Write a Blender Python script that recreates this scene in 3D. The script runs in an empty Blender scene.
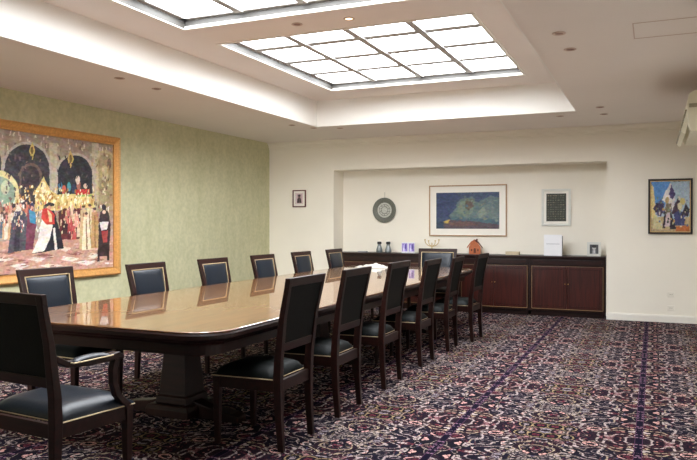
SKY = 17.0; WIN = 0.6; EXPO = 0.0; AISLE = 30
import bpy, bmesh, math, random
import numpy as np
from mathutils import Vector, Matrix
random.seed(7)
SC = bpy.context.scene
C = SC.collection
PI = math.pi
H = 1.36
XL, XR, YB, YN = -6.106, 0.66, 10.57, -2.6      # left wall, right wall, back wall, near wall
H1, H2 = 2.748, 3.121                            # soffit and tray heights

# ---------------------------------------------------------------- materials
MATS = {}
def newmat(name):
    m = bpy.data.materials.new(name); m.use_nodes = True
    nt = m.node_tree; b = nt.nodes['Principled BSDF']
    return m, nt, b
def srgb(c):
    return tuple(((v/255)/12.92 if v/255 <= .04045 else ((v/255+.055)/1.055)**2.4) for v in c)
def lin(c, a=1): return tuple(srgb(c)) + (a,)
def N(nt, t, **kw):
    n = nt.nodes.new(t)
    for k, v in kw.items(): setattr(n, k, v)
    return n
def plain(name, col, rough=.5, metal=0, coat=0, noise=0, scale=20, bump=0, spec=None, emit=None, es=0):
    m, nt, b = newmat(name)
    b.inputs['Base Color'].default_value = lin(col)
    b.inputs['Roughness'].default_value = rough
    b.inputs['Metallic'].default_value = metal
    b.inputs['Coat Weight'].default_value = coat
    b.inputs['Coat Roughness'].default_value = .08
    if spec is not None: b.inputs['Specular IOR Level'].default_value = spec
    if emit: b.inputs['Emission Color'].default_value = lin(emit); b.inputs['Emission Strength'].default_value = es
    tc = N(nt, 'ShaderNodeTexCoord'); nz = N(nt, 'ShaderNodeTexNoise')
    nz.inputs['Scale'].default_value = scale; nz.inputs['Detail'].default_value = 4
    nt.links.new(tc.outputs['Object'], nz.inputs['Vector'])
    if noise:
        mx = N(nt, 'ShaderNodeMix', data_type='RGBA', blend_type='MULTIPLY')
        mx.inputs['Factor'].default_value = 1
        mx.inputs['A'].default_value = lin(col)
        rp = N(nt, 'ShaderNodeValToRGB')
        rp.color_ramp.elements[0].position = .3; rp.color_ramp.elements[1].position = .7
        rp.color_ramp.elements[0].color = (1-noise,)*3 + (1,); rp.color_ramp.elements[1].color = (1,)*4
        nt.links.new(nz.outputs['Fac'], rp.inputs['Fac']); nt.links.new(rp.outputs['Color'], mx.inputs['B'])
        nt.links.new(mx.outputs['Result'], b.inputs['Base Color'])
    if bump:
        bp = N(nt, 'ShaderNodeBump'); bp.inputs['Strength'].default_value = bump; bp.inputs['Distance'].default_value = .01
        nt.links.new(nz.outputs['Fac'], bp.inputs['Height']); nt.links.new(bp.outputs['Normal'], b.inputs['Normal'])
    MATS[name] = m
    return m
def wood(name, c1, c2, rough=.3, coat=.3, scale=3, axis=(1, 12, 12), croug=.06):
    m, nt, b = newmat(name)
    tc = N(nt, 'ShaderNodeTexCoord'); mp = N(nt, 'ShaderNodeMapping')
    mp.inputs['Scale'].default_value = axis
    nz = N(nt, 'ShaderNodeTexNoise'); nz.inputs['Scale'].default_value = scale; nz.inputs['Detail'].default_value = 6
    nz.inputs['Distortion'].default_value = .8
    rp = N(nt, 'ShaderNodeValToRGB')
    rp.color_ramp.elements[0].position = .3; rp.color_ramp.elements[1].position = .72
    rp.color_ramp.elements[0].color = lin(c1); rp.color_ramp.elements[1].color = lin(c2)
    L = nt.links.new
    L(tc.outputs['Object'], mp.inputs['Vector']); L(mp.outputs['Vector'], nz.inputs['Vector'])
    L(nz.outputs['Fac'], rp.inputs['Fac']); L(rp.outputs['Color'], b.inputs['Base Color'])
    b.inputs['Roughness'].default_value = rough; b.inputs['Coat Weight'].default_value = coat
    b.inputs['Coat Roughness'].default_value = croug
    if coat == 0: b.inputs['Specular IOR Level'].default_value = .3
    MATS[name] = m
    return m
plain('ceiling_paint', (238, 231, 224), .9, noise=.03, scale=1.5)
plain('tray_paint', (240, 238, 232), .85, noise=.02, scale=2)
plain('cream_wall', (242, 236, 222), .85, noise=.03, scale=2, bump=.02)
plain('trim_white', (238, 234, 224), .5, noise=.02)
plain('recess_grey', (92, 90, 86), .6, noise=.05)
plain('bar_grey', (172, 170, 166), .5, noise=.05)
wood('mahogany', (22, 8, 5), (44, 15, 10), .40, 0)
wood('mahogany_red', (42, 12, 8), (72, 24, 15), .35, .15, axis=(14, 14, 1))
wood('mahogany_dark', (20, 7, 5), (38, 14, 9), .42, 0)
wood('table_wood', (112, 72, 38), (142, 98, 58), .3, 1.0, scale=2.2, axis=(9, 1, 1), croug=.015)
MATS['table_wood'].node_tree.nodes['Principled BSDF'].inputs['Coat IOR'].default_value = 1.75
plain('navy_leather', (18, 27, 38), .36, noise=.25, scale=60, bump=.08, spec=.4)
plain('dark_leather', (7, 12, 11), .6, noise=.25, scale=60, bump=.08, spec=.15)
plain('nail_brass', (206, 184, 146), .4, metal=.45, noise=.15, scale=200)
plain('brass', (190, 160, 100), .3, metal=.9, noise=.05)
plain('gold_frame', (226, 166, 94), .5, metal=.2, noise=.25, scale=40, bump=.2)
plain('gilt_dull', (158, 124, 84), .5, metal=.2, noise=.2, scale=30)
plain('gold_light', (226, 190, 130), .45, metal=.3, noise=.2, scale=50)
plain('thin_wood', (184, 148, 112), .5, noise=.2, scale=30)
plain('red_wood', (104, 48, 44), .5, noise=.2, scale=30)
plain('black_frame', (38, 30, 26), .45, noise=.2, scale=30)
plain('silver_frame', (222, 222, 214), .5, metal=0, noise=.05)
plain('mat_white', (240, 236, 226), .8, noise=.02)
plain('photo_dark', (52, 50, 48), .6, noise=.4, scale=60)
plain('paper_white', (240, 240, 242), .8, noise=.02)
plain('paper_grey', (150, 152, 158), .8, noise=.05)
plain('lilac', (150, 128, 206), .6, noise=.5, scale=40)
plain('terracotta', (196, 112, 70), .7, noise=.3, scale=40, bump=.2)
plain('terracotta_dark', (96, 44, 28), .7, noise=.2, scale=40)
plain('pale_gold', (206, 176, 112), .4, metal=.3, noise=.1)
plain('beige_card', (206, 190, 160), .7, noise=.1)
plain('glass_smoke', (120, 128, 130), .08, noise=.1, spec=.8, coat=.6)
plain('black_lid', (26, 26, 28), .4, noise=.1)
plain('pewter', (112, 114, 104), .5, metal=.2, noise=.35, scale=70, bump=.3)
plain('pewter_light', (214, 216, 206), .5, metal=.2, noise=.45, scale=60)
plain('cloth_white', (206, 202, 192), .85, noise=.04, bump=.1)
plain('ac_cream', (222, 216, 192), .5, noise=.03)
plain('ac_grille', (150, 142, 116), .6, noise=.1)
plain('socket_white', (236, 230, 216), .4, noise=.01)
plain('spot_rim', (206, 184, 170), .5, metal=.1, noise=.05)
plain('spot_dark', (140, 104, 90), .5, noise=.05)
plain('lamp_glow', (255, 230, 200), .5, emit=(255, 220, 180), es=3)
plain('wire', (90, 90, 84), .4, metal=.5)

def emitter(name, col, strength, tex=0):
    m, nt, b = newmat(name)
    e = N(nt, 'ShaderNodeEmission'); e.inputs['Color'].default_value = lin(col); e.inputs['Strength'].default_value = strength
    nt.links.new(e.outputs[0], nt.nodes['Material Output'].inputs['Surface'])
    MATS[name] = m; return m
emitter('skylight_glow', (246, 250, 255), SKY)
emitter('window_glow', (240, 246, 255), WIN)

def wallpaper():
    m, nt, b = newmat('green_wallpaper'); L = nt.links.new
    tc = N(nt, 'ShaderNodeTexCoord')
    mp = N(nt, 'ShaderNodeMapping'); mp.inputs['Scale'].default_value = (1, 5, 2)
    n1 = N(nt, 'ShaderNodeTexNoise'); n1.inputs['Scale'].default_value = 1.4; n1.inputs['Detail'].default_value = 5
    n2 = N(nt, 'ShaderNodeTexNoise'); n2.inputs['Scale'].default_value = 22; n2.inputs['Detail'].default_value = 8
    L(tc.outputs['Object'], mp.inputs['Vector']); L(mp.outputs['Vector'], n1.inputs['Vector'])
    L(tc.outputs['Object'], n2.inputs['Vector'])
    r1 = N(nt, 'ShaderNodeValToRGB')
    r1.color_ramp.elements[0].position = .3; r1.color_ramp.elements[1].position = .72
    r1.color_ramp.elements[0].color = lin((200, 198, 158)); r1.color_ramp.elements[1].color = lin((214, 210, 174))
    r2 = N(nt, 'ShaderNodeValToRGB')
    r2.color_ramp.elements[0].position = .35; r2.color_ramp.elements[1].position = .65
    r2.color_ramp.elements[0].color = (.86, .88, .86, 1); r2.color_ramp.elements[1].color = (1, 1, 1, 1)
    mx = N(nt, 'ShaderNodeMix', data_type='RGBA', blend_type='MULTIPLY'); mx.inputs['Factor'].default_value = 1
    L(n1.outputs['Fac'], r1.inputs['Fac']); L(n2.outputs['Fac'], r2.inputs['Fac'])
    L(r1.outputs['Color'], mx.inputs['A']); L(r2.outputs['Color'], mx.inputs['B'])
    L(mx.outputs['Result'], b.inputs['Base Color']); b.inputs['Roughness'].default_value = .7
    MATS['green_wallpaper'] = m
wallpaper()

def carpet():
    """mirrored oriental pattern: vines, blossoms, cartouches on navy, stripes every 1.13 m"""
    m, nt, b = newmat('carpet'); L = nt.links.new
    tc = N(nt, 'ShaderNodeTexCoord'); sp = N(nt, 'ShaderNodeSeparateXYZ')
    L(tc.outputs['Object'], sp.inputs['Vector'])
    def M(op, a, bb=None, c=None):
        n = N(nt, 'ShaderNodeMath', operation=op)
        for i, v in enumerate((a, bb, c)):
            if v is None: continue
            if isinstance(v, (int, float)): n.inputs[i].default_value = v
            else: L(v, n.inputs[i])
        return n.outputs[0]
    W = 1.13
    ux = M('PINGPONG', M('ADD', sp.outputs['X'], .08 + 20*W/1.0), W/2)     # 0 at stripe, W/2 in the middle
    vy = M('PINGPONG', M('ADD', sp.outputs['Y'], 30), .62)
    cb = N(nt, 'ShaderNodeCombineXYZ'); L(ux, cb.inputs['X']); L(vy, cb.inputs['Y'])
    P = cb.outputs[0]
    # domain distortion
    nz = N(nt, 'ShaderNodeTexNoise'); nz.inputs['Scale'].default_value = 7; nz.inputs['Detail'].default_value = 2
    L(P, nz.inputs['Vector'])
    sub = N(nt, 'ShaderNodeVectorMath', operation='SUBTRACT'); L(nz.outputs['Color'], sub.inputs[0]); sub.inputs[1].default_value = (.5, .5, .5)
    scl = N(nt, 'ShaderNodeVectorMath', operation='SCALE'); L(sub.outputs[0], scl.inputs[0]); scl.inputs['Scale'].default_value = .10
    add = N(nt, 'ShaderNodeVectorMath', operation='ADD'); L(P, add.inputs[0]); L(scl.outputs[0], add.inputs[1])
    Q = add.outputs[0]
    def vor(scale, feat, vec=Q, rnd=1):
        v = N(nt, 'ShaderNodeTexVoronoi', feature=feat); v.inputs['Scale'].default_value = scale
        v.inputs['Randomness'].default_value = rnd; L(vec, v.inputs['Vector']); return v
    def ramp(fac, stops, interp='CONSTANT'):
        r = N(nt, 'ShaderNodeValToRGB'); r.color_ramp.interpolation = interp
        els = r.color_ramp.elements
        while len(els) < len(stops): els.new(.5)
        for e_, (p_, c_) in zip(els, stops): e_.position = p_; e_.color = c_ if len(c_) == 4 else lin(c_)
        L(fac, r.inputs['Fac']); return r.outputs['Color']
    def mix(f, a, bb):
        n = N(nt, 'ShaderNodeMix', data_type='RGBA')
        if isinstance(f, (int, float)): n.inputs['Factor'].default_value = f
        else: L(f, n.inputs['Factor'])
        for k, v in (('A', a), ('B', bb)):
            if isinstance(v, tuple): n.inputs[k].default_value = lin(v)
            else: L(v, n.inputs[k])
        return n.outputs['Result']
    def noise(scale, vec, det=1, dist=0):
        n = N(nt, 'ShaderNodeTexNoise'); n.inputs['Scale'].default_value = scale; n.inputs['Detail'].default_value = det
        n.inputs['Distortion'].default_value = dist; L(vec, n.inputs['Vector']); return n.outputs['Fac']
    def contour(f, k, w):
        return M('LESS_THAN', M('ABSOLUTE', M('SUBTRACT', M('FRACT', M('MULTIPLY', f, k)), .5)), w)
    vg = vor(6, 'F1', rnd=.9); sg = N(nt, 'ShaderNodeSeparateColor'); L(vg.outputs['Color'], sg.inputs[0])
    col = ramp(sg.outputs[0], [(0, (28, 24, 38)), (.35, (42, 26, 36)), (.6, (24, 21, 30)), (.82, (50, 26, 38)), (.93, (30, 30, 50))])
    # broad scrolls and arabesques: level lines of a mirrored noise
    sgc = ramp(sg.outputs[1], [(0, (184, 168, 164)), (.35, (180, 162, 136)), (.6, (160, 112, 116)), (.8, (150, 142, 150))])
    col = mix(contour(noise(4.1, P, 1, .6), 9, .12), col, sgc)
    col = mix(contour(noise(9, P, 1, .4), 5, .08), col, ramp(sg.outputs[2], [(0, (146, 132, 132)), (.4, (104, 50, 58)), (.7, (156, 142, 130))]))
    # blossoms
    vb = vor(6.4, 'F1', rnd=.85); sb = N(nt, 'ShaderNodeSeparateColor'); L(vb.outputs['Color'], sb.inputs[0])
    d = vb.outputs['Distance']
    bc = ramp(sb.outputs[1], [(0, (212, 164, 156)), (.3, (198, 184, 178)), (.5, (110, 52, 64)), (.7, (156, 136, 100)), (.86, (84, 90, 124))])
    pick = M('GREATER_THAN', sb.outputs[0], .25)
    col = mix(M('MULTIPLY', M('LESS_THAN', d, .43), pick), col, (18, 14, 26))
    col = mix(M('MULTIPLY', M('MULTIPLY', M('LESS_THAN', d, .37), M('GREATER_THAN', d, .30)), pick), col, bc)
    bc2 = ramp(sb.outputs[2], [(0, (98, 42, 54)), (.3, (212, 158, 146)), (.6, (56, 46, 82)), (.8, (160, 146, 150))])
    col = mix(M('MULTIPLY', M('LESS_THAN', d, .19), pick), col, bc2)
    col = mix(M('LESS_THAN', d, .07), col, (186, 170, 162))
    # small leaves and buds
    v2 = vor(28, 'F1'); s2 = N(nt, 'ShaderNodeSeparateColor'); L(v2.outputs['Color'], s2.inputs[0])
    lc = ramp(s2.outputs[1], [(0, (182, 166, 164)), (.3, (104, 46, 62)), (.5, (104, 100, 136)), (.7, (206, 148, 136)), (.88, (116, 100, 78))])
    col = mix(M('MULTIPLY', M('LESS_THAN', v2.outputs['Distance'], .30), M('GREATER_THAN', s2.outputs[0], .70)), col, lc)
    v3 = vor(30, 'DISTANCE_TO_EDGE')
    col = mix(M('MULTIPLY', M('LESS_THAN', v3.outputs['Distance'], .09), .8), col, (18, 14, 26))
    st = M('LESS_THAN', ux, .020)
    vs = N(nt, 'ShaderNodeTexVoronoi', feature='F1'); vs.inputs['Scale'].default_value = 30; L(P, vs.inputs['Vector'])
    col = mix(st, col, mix(M('LESS_THAN', vs.outputs['Distance'], .30), (16, 12, 30), (130, 100, 120)))
    col = mix(M('MULTIPLY', M('LESS_THAN', ux, .024), M('GREATER_THAN', ux, .020)), col, (80, 50, 74))
    # pile noise
    pn = N(nt, 'ShaderNodeTexNoise'); pn.inputs['Scale'].default_value = 220; L(tc.outputs['Object'], pn.inputs['Vector'])
    pr = ramp(pn.outputs['Fac'], [(.3, (.75, .74, .75, 1)), (.7, (1.1, 1.09, 1.1, 1))], 'LINEAR')
    mm = N(nt, 'ShaderNodeMix', data_type='RGBA', blend_type='MULTIPLY'); mm.inputs['Factor'].default_value = 1
    L(col, mm.inputs['A']); L(pr, mm.inputs['B'])
    L(mm.outputs['Result'], b.inputs['Base Color']); b.inputs['Roughness'].default_value = 1
    b.inputs['Specular IOR Level'].default_value = .05
    bp = N(nt, 'ShaderNodeBump'); bp.inputs['Strength'].default_value = .3; bp.inputs['Distance'].default_value = .004
    L(pn.outputs['Fac'], bp.inputs['Height']); L(bp.outputs['Normal'], b.inputs['Normal'])
    MATS['carpet'] = m
carpet()

# ---------------------------------------------------------------- mesh helpers
class MB:
    def __init__(s): s.bm = bmesh.new()
    def box(s, x0, x1, y0, y1, z0, z1, M=None):
        r = bmesh.ops.create_cube(s.bm, size=1)
        T = Matrix.Translation(((x0+x1)/2, (y0+y1)/2, (z0+z1)/2)) @ Matrix.Diagonal((x1-x0, y1-y0, z1-z0, 1))
        bmesh.ops.transform(s.bm, matrix=(M @ T) if M else T, verts=r['verts']); return s
    def loft(s, rings, cap=True, closed=True):
        vs = [[s.bm.verts.new(p) for p in r] for r in rings]
        n = len(rings[0])
        for a, b in zip(vs, vs[1:]):
            for i in range(n if closed else n-1):
                s.bm.faces.new((a[i], a[(i+1) % n], b[(i+1) % n], b[i]))
        if cap and closed:
            s.bm.faces.new(vs[0][::-1]); s.bm.faces.new(vs[-1])
        return s
    def post(s, pts, w, d=None):
        """rectangular bar through points; w, d: list or number (x width, y depth)"""
        n = len(pts); w = w if isinstance(w, (list, tuple)) else [w]*n
        d = w if d is None else (d if isinstance(d, (list, tuple)) else [d]*n)
        rings = []
        for (x, y, z), a, b in zip(pts, w, d):
            rings.append([(x-a/2, y-b/2, z), (x+a/2, y-b/2, z), (x+a/2, y+b/2, z), (x-a/2, y+b/2, z)])
        return s.loft(rings)
    def tube(s, pts, r, n=8):
        pts = [Vector(p) for p in pts]; rings = []
        up = Vector((0, 0, 1))
        for i, p in enumerate(pts):
            t = (pts[min(i+1, len(pts)-1)] - pts[max(i-1, 0)]).normalized()
            a = t.cross(up) if abs(t.dot(up)) < .95 else t.cross(Vector((0, 1, 0)))
            a.normalize(); b = t.cross(a)
            rr = r[i] if isinstance(r, (list, tuple)) else r
            rings.append([p + (a*math.cos(2*PI*k/n) + b*math.sin(2*PI*k/n))*rr for k in range(n)])
        return s.loft(rings)
    def lathe(s, prof, n=20, c=(0, 0, 0)):
        rings = [[(c[0]+r*math.cos(2*PI*k/n), c[1]+r*math.sin(2*PI*k/n), c[2]+z) for k in range(n)] for r, z in prof]
        return s.loft(rings)
    def prism(s, pts, h0, h1, ax='z'):
        f = {'z': lambda u, v, h: (u, v, h), 'y': lambda u, v, h: (u, h, v), 'x': lambda u, v, h: (h, u, v)}[ax]
        return s.loft([[f(u, v, h0) for u, v in pts], [f(u, v, h1) for u, v in pts]])
    def frame(s, x0, x1, z0, z1, w, y0, y1):
        """mitre-less picture frame lying in XZ"""
        s.box(x0, x0+w, y0, y1, z0, z1); s.box(x1-w, x1, y0, y1, z0, z1)
        s.box(x0+w, x1-w, y0, y1, z0, z0+w); s.box(x0+w, x1-w, y0, y1, z1-w, z1); return s
    def build(s, name, mat, parent=None, bevel=0, smooth=False, subd=0, label=None, seg=2):
        bm = s.bm
        bmesh.ops.recalc_face_normals(bm, faces=bm.faces)
        me = bpy.data.meshes.new(name); bm.to_mesh(me); bm.free()
        o = bpy.data.objects.new(name, me); C.objects.link(o)
        me.materials.append(MATS[mat])
        if smooth:
            for f in me.polygons: f.use_smooth = True
        if bevel:
            md = o.modifiers.new('bevel', 'BEVEL'); md.width = bevel; md.segments = seg; md.limit_method = 'ANGLE'; md.angle_limit = .6
            if smooth: md.harden_normals = False
        if subd:
            md = o.modifiers.new('sub', 'SUBSURF'); md.levels = subd; md.render_levels = subd
        if parent: o.parent = parent
        if label: o['label'] = label
        return o
def tag(o, label, cat, group=None):
    o['label'] = label; o['category'] = cat
    if group: o['group'] = group
    return o
def thing(name, label, cat, loc=(0, 0, 0), rz=0, group=None):
    o = bpy.data.objects.new(name, None); C.objects.link(o)
    o.empty_display_size = .1
    o.location = loc; o.rotation_euler = (0, 0, rz)
    return tag(o, label, cat, group)
def struct(o):
    o['kind'] = 'structure'; return o
def copy_tree(o, parent=None):
    c = o.copy(); C.objects.link(c)
    if parent: c.parent = parent
    for ch in list(o.children): copy_tree(ch, c)
    return c

# ---------------------------------------------------------------- painter (vertex colours of a real painted surface)
def inpoly(X, Y, pts):
    r = np.zeros(X.shape, bool); n = len(pts)
    for i in range(n):
        x0, y0 = pts[i]; x1, y1 = pts[(i+1) % n]
        if y0 == y1: continue
        c = ((y0 > Y) != (y1 > Y)) & (X < (x1-x0)*(Y-y0)/(y1-y0)+x0)
        r ^= c
    return r
def painting(name, w, h, nx, nz, items, parent, base=(128, 128, 128), jitter=10, wob=.004, seed=1, blur=1):
    rs = np.random.RandomState(seed)
    U, V = np.meshgrid(np.linspace(0, 1, nx), np.linspace(0, 1, nz))
    def field(k):
        g = rs.rand(k, k)*2-1; yi = V*(k-1.001); xi = U*(k-1.001)
        y0 = yi.astype(int); x0 = xi.astype(int); fy = yi-y0; fx = xi-x0
        return (g[y0, x0]*(1-fx)*(1-fy)+g[y0, x0+1]*fx*(1-fy)+g[y0+1, x0]*(1-fx)*fy+g[y0+1, x0+1]*fx*fy)
    Uw = U+field(40)*wob+field(90)*wob*.6; Vw = V+field(40)*wob+field(90)*wob*.6
    img = np.ones((nz, nx, 3))*np.array(base, float)
    for pts, col in items:
        img[inpoly(Uw, Vw, pts)] = col
    img += (field(30)*jitter)[..., None] + (field(120)*jitter*1.2)[..., None] + np.stack([field(60)*jitter*.8 for _ in range(3)], -1)
    for _ in range(blur):
        q = img.copy(); q[1:-1, 1:-1] = (img[1:-1, 1:-1]*2+img[:-2, 1:-1]+img[2:, 1:-1]+img[1:-1, :-2]+img[1:-1, 2:])/6; img = q
    img = np.clip(img, 0, 255)/255
    li = np.where(img <= .04045, img/12.92, ((img+.055)/1.055)**2.4)
    verts = np.stack([U*w, np.zeros_like(U), V*h], -1).reshape(-1, 3)
    idx = np.arange(nx*nz).reshape(nz, nx)
    f = np.stack([idx[:-1, :-1], idx[:-1, 1:], idx[1:, 1:], idx[1:, :-1]], -1).reshape(-1, 4)
    me = bpy.data.meshes.new(name); me.from_pydata(verts.tolist(), [], f.tolist())
    a = me.color_attributes.new('paint', 'FLOAT_COLOR', 'POINT')
    a.data.foreach_set('color', np.concatenate([li.reshape(-1, 3), np.ones((nx*nz, 1))], 1).ravel())
    if 'paint' not in MATS:
        m, nt, b = newmat('paint'); at = N(nt, 'ShaderNodeAttribute', attribute_name='paint')
        nt.links.new(at.outputs['Color'], b.inputs['Base Color']); b.inputs['Roughness'].default_value = .6
        MATS['paint'] = m
    me.materials.append(MATS['paint'])
    o = bpy.data.objects.new(name, me); C.objects.link(o)
    if parent: o.parent = parent
    return o
def ell(cx, cy, rx, ry, n=16): return [(cx+rx*math.cos(2*PI*i/n), cy+ry*math.sin(2*PI*i/n)) for i in range(n)]
def rect(x0, x1, y0, y1): return [(x0, y0), (x1, y0), (x1, y1), (x0, y1)]
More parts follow.
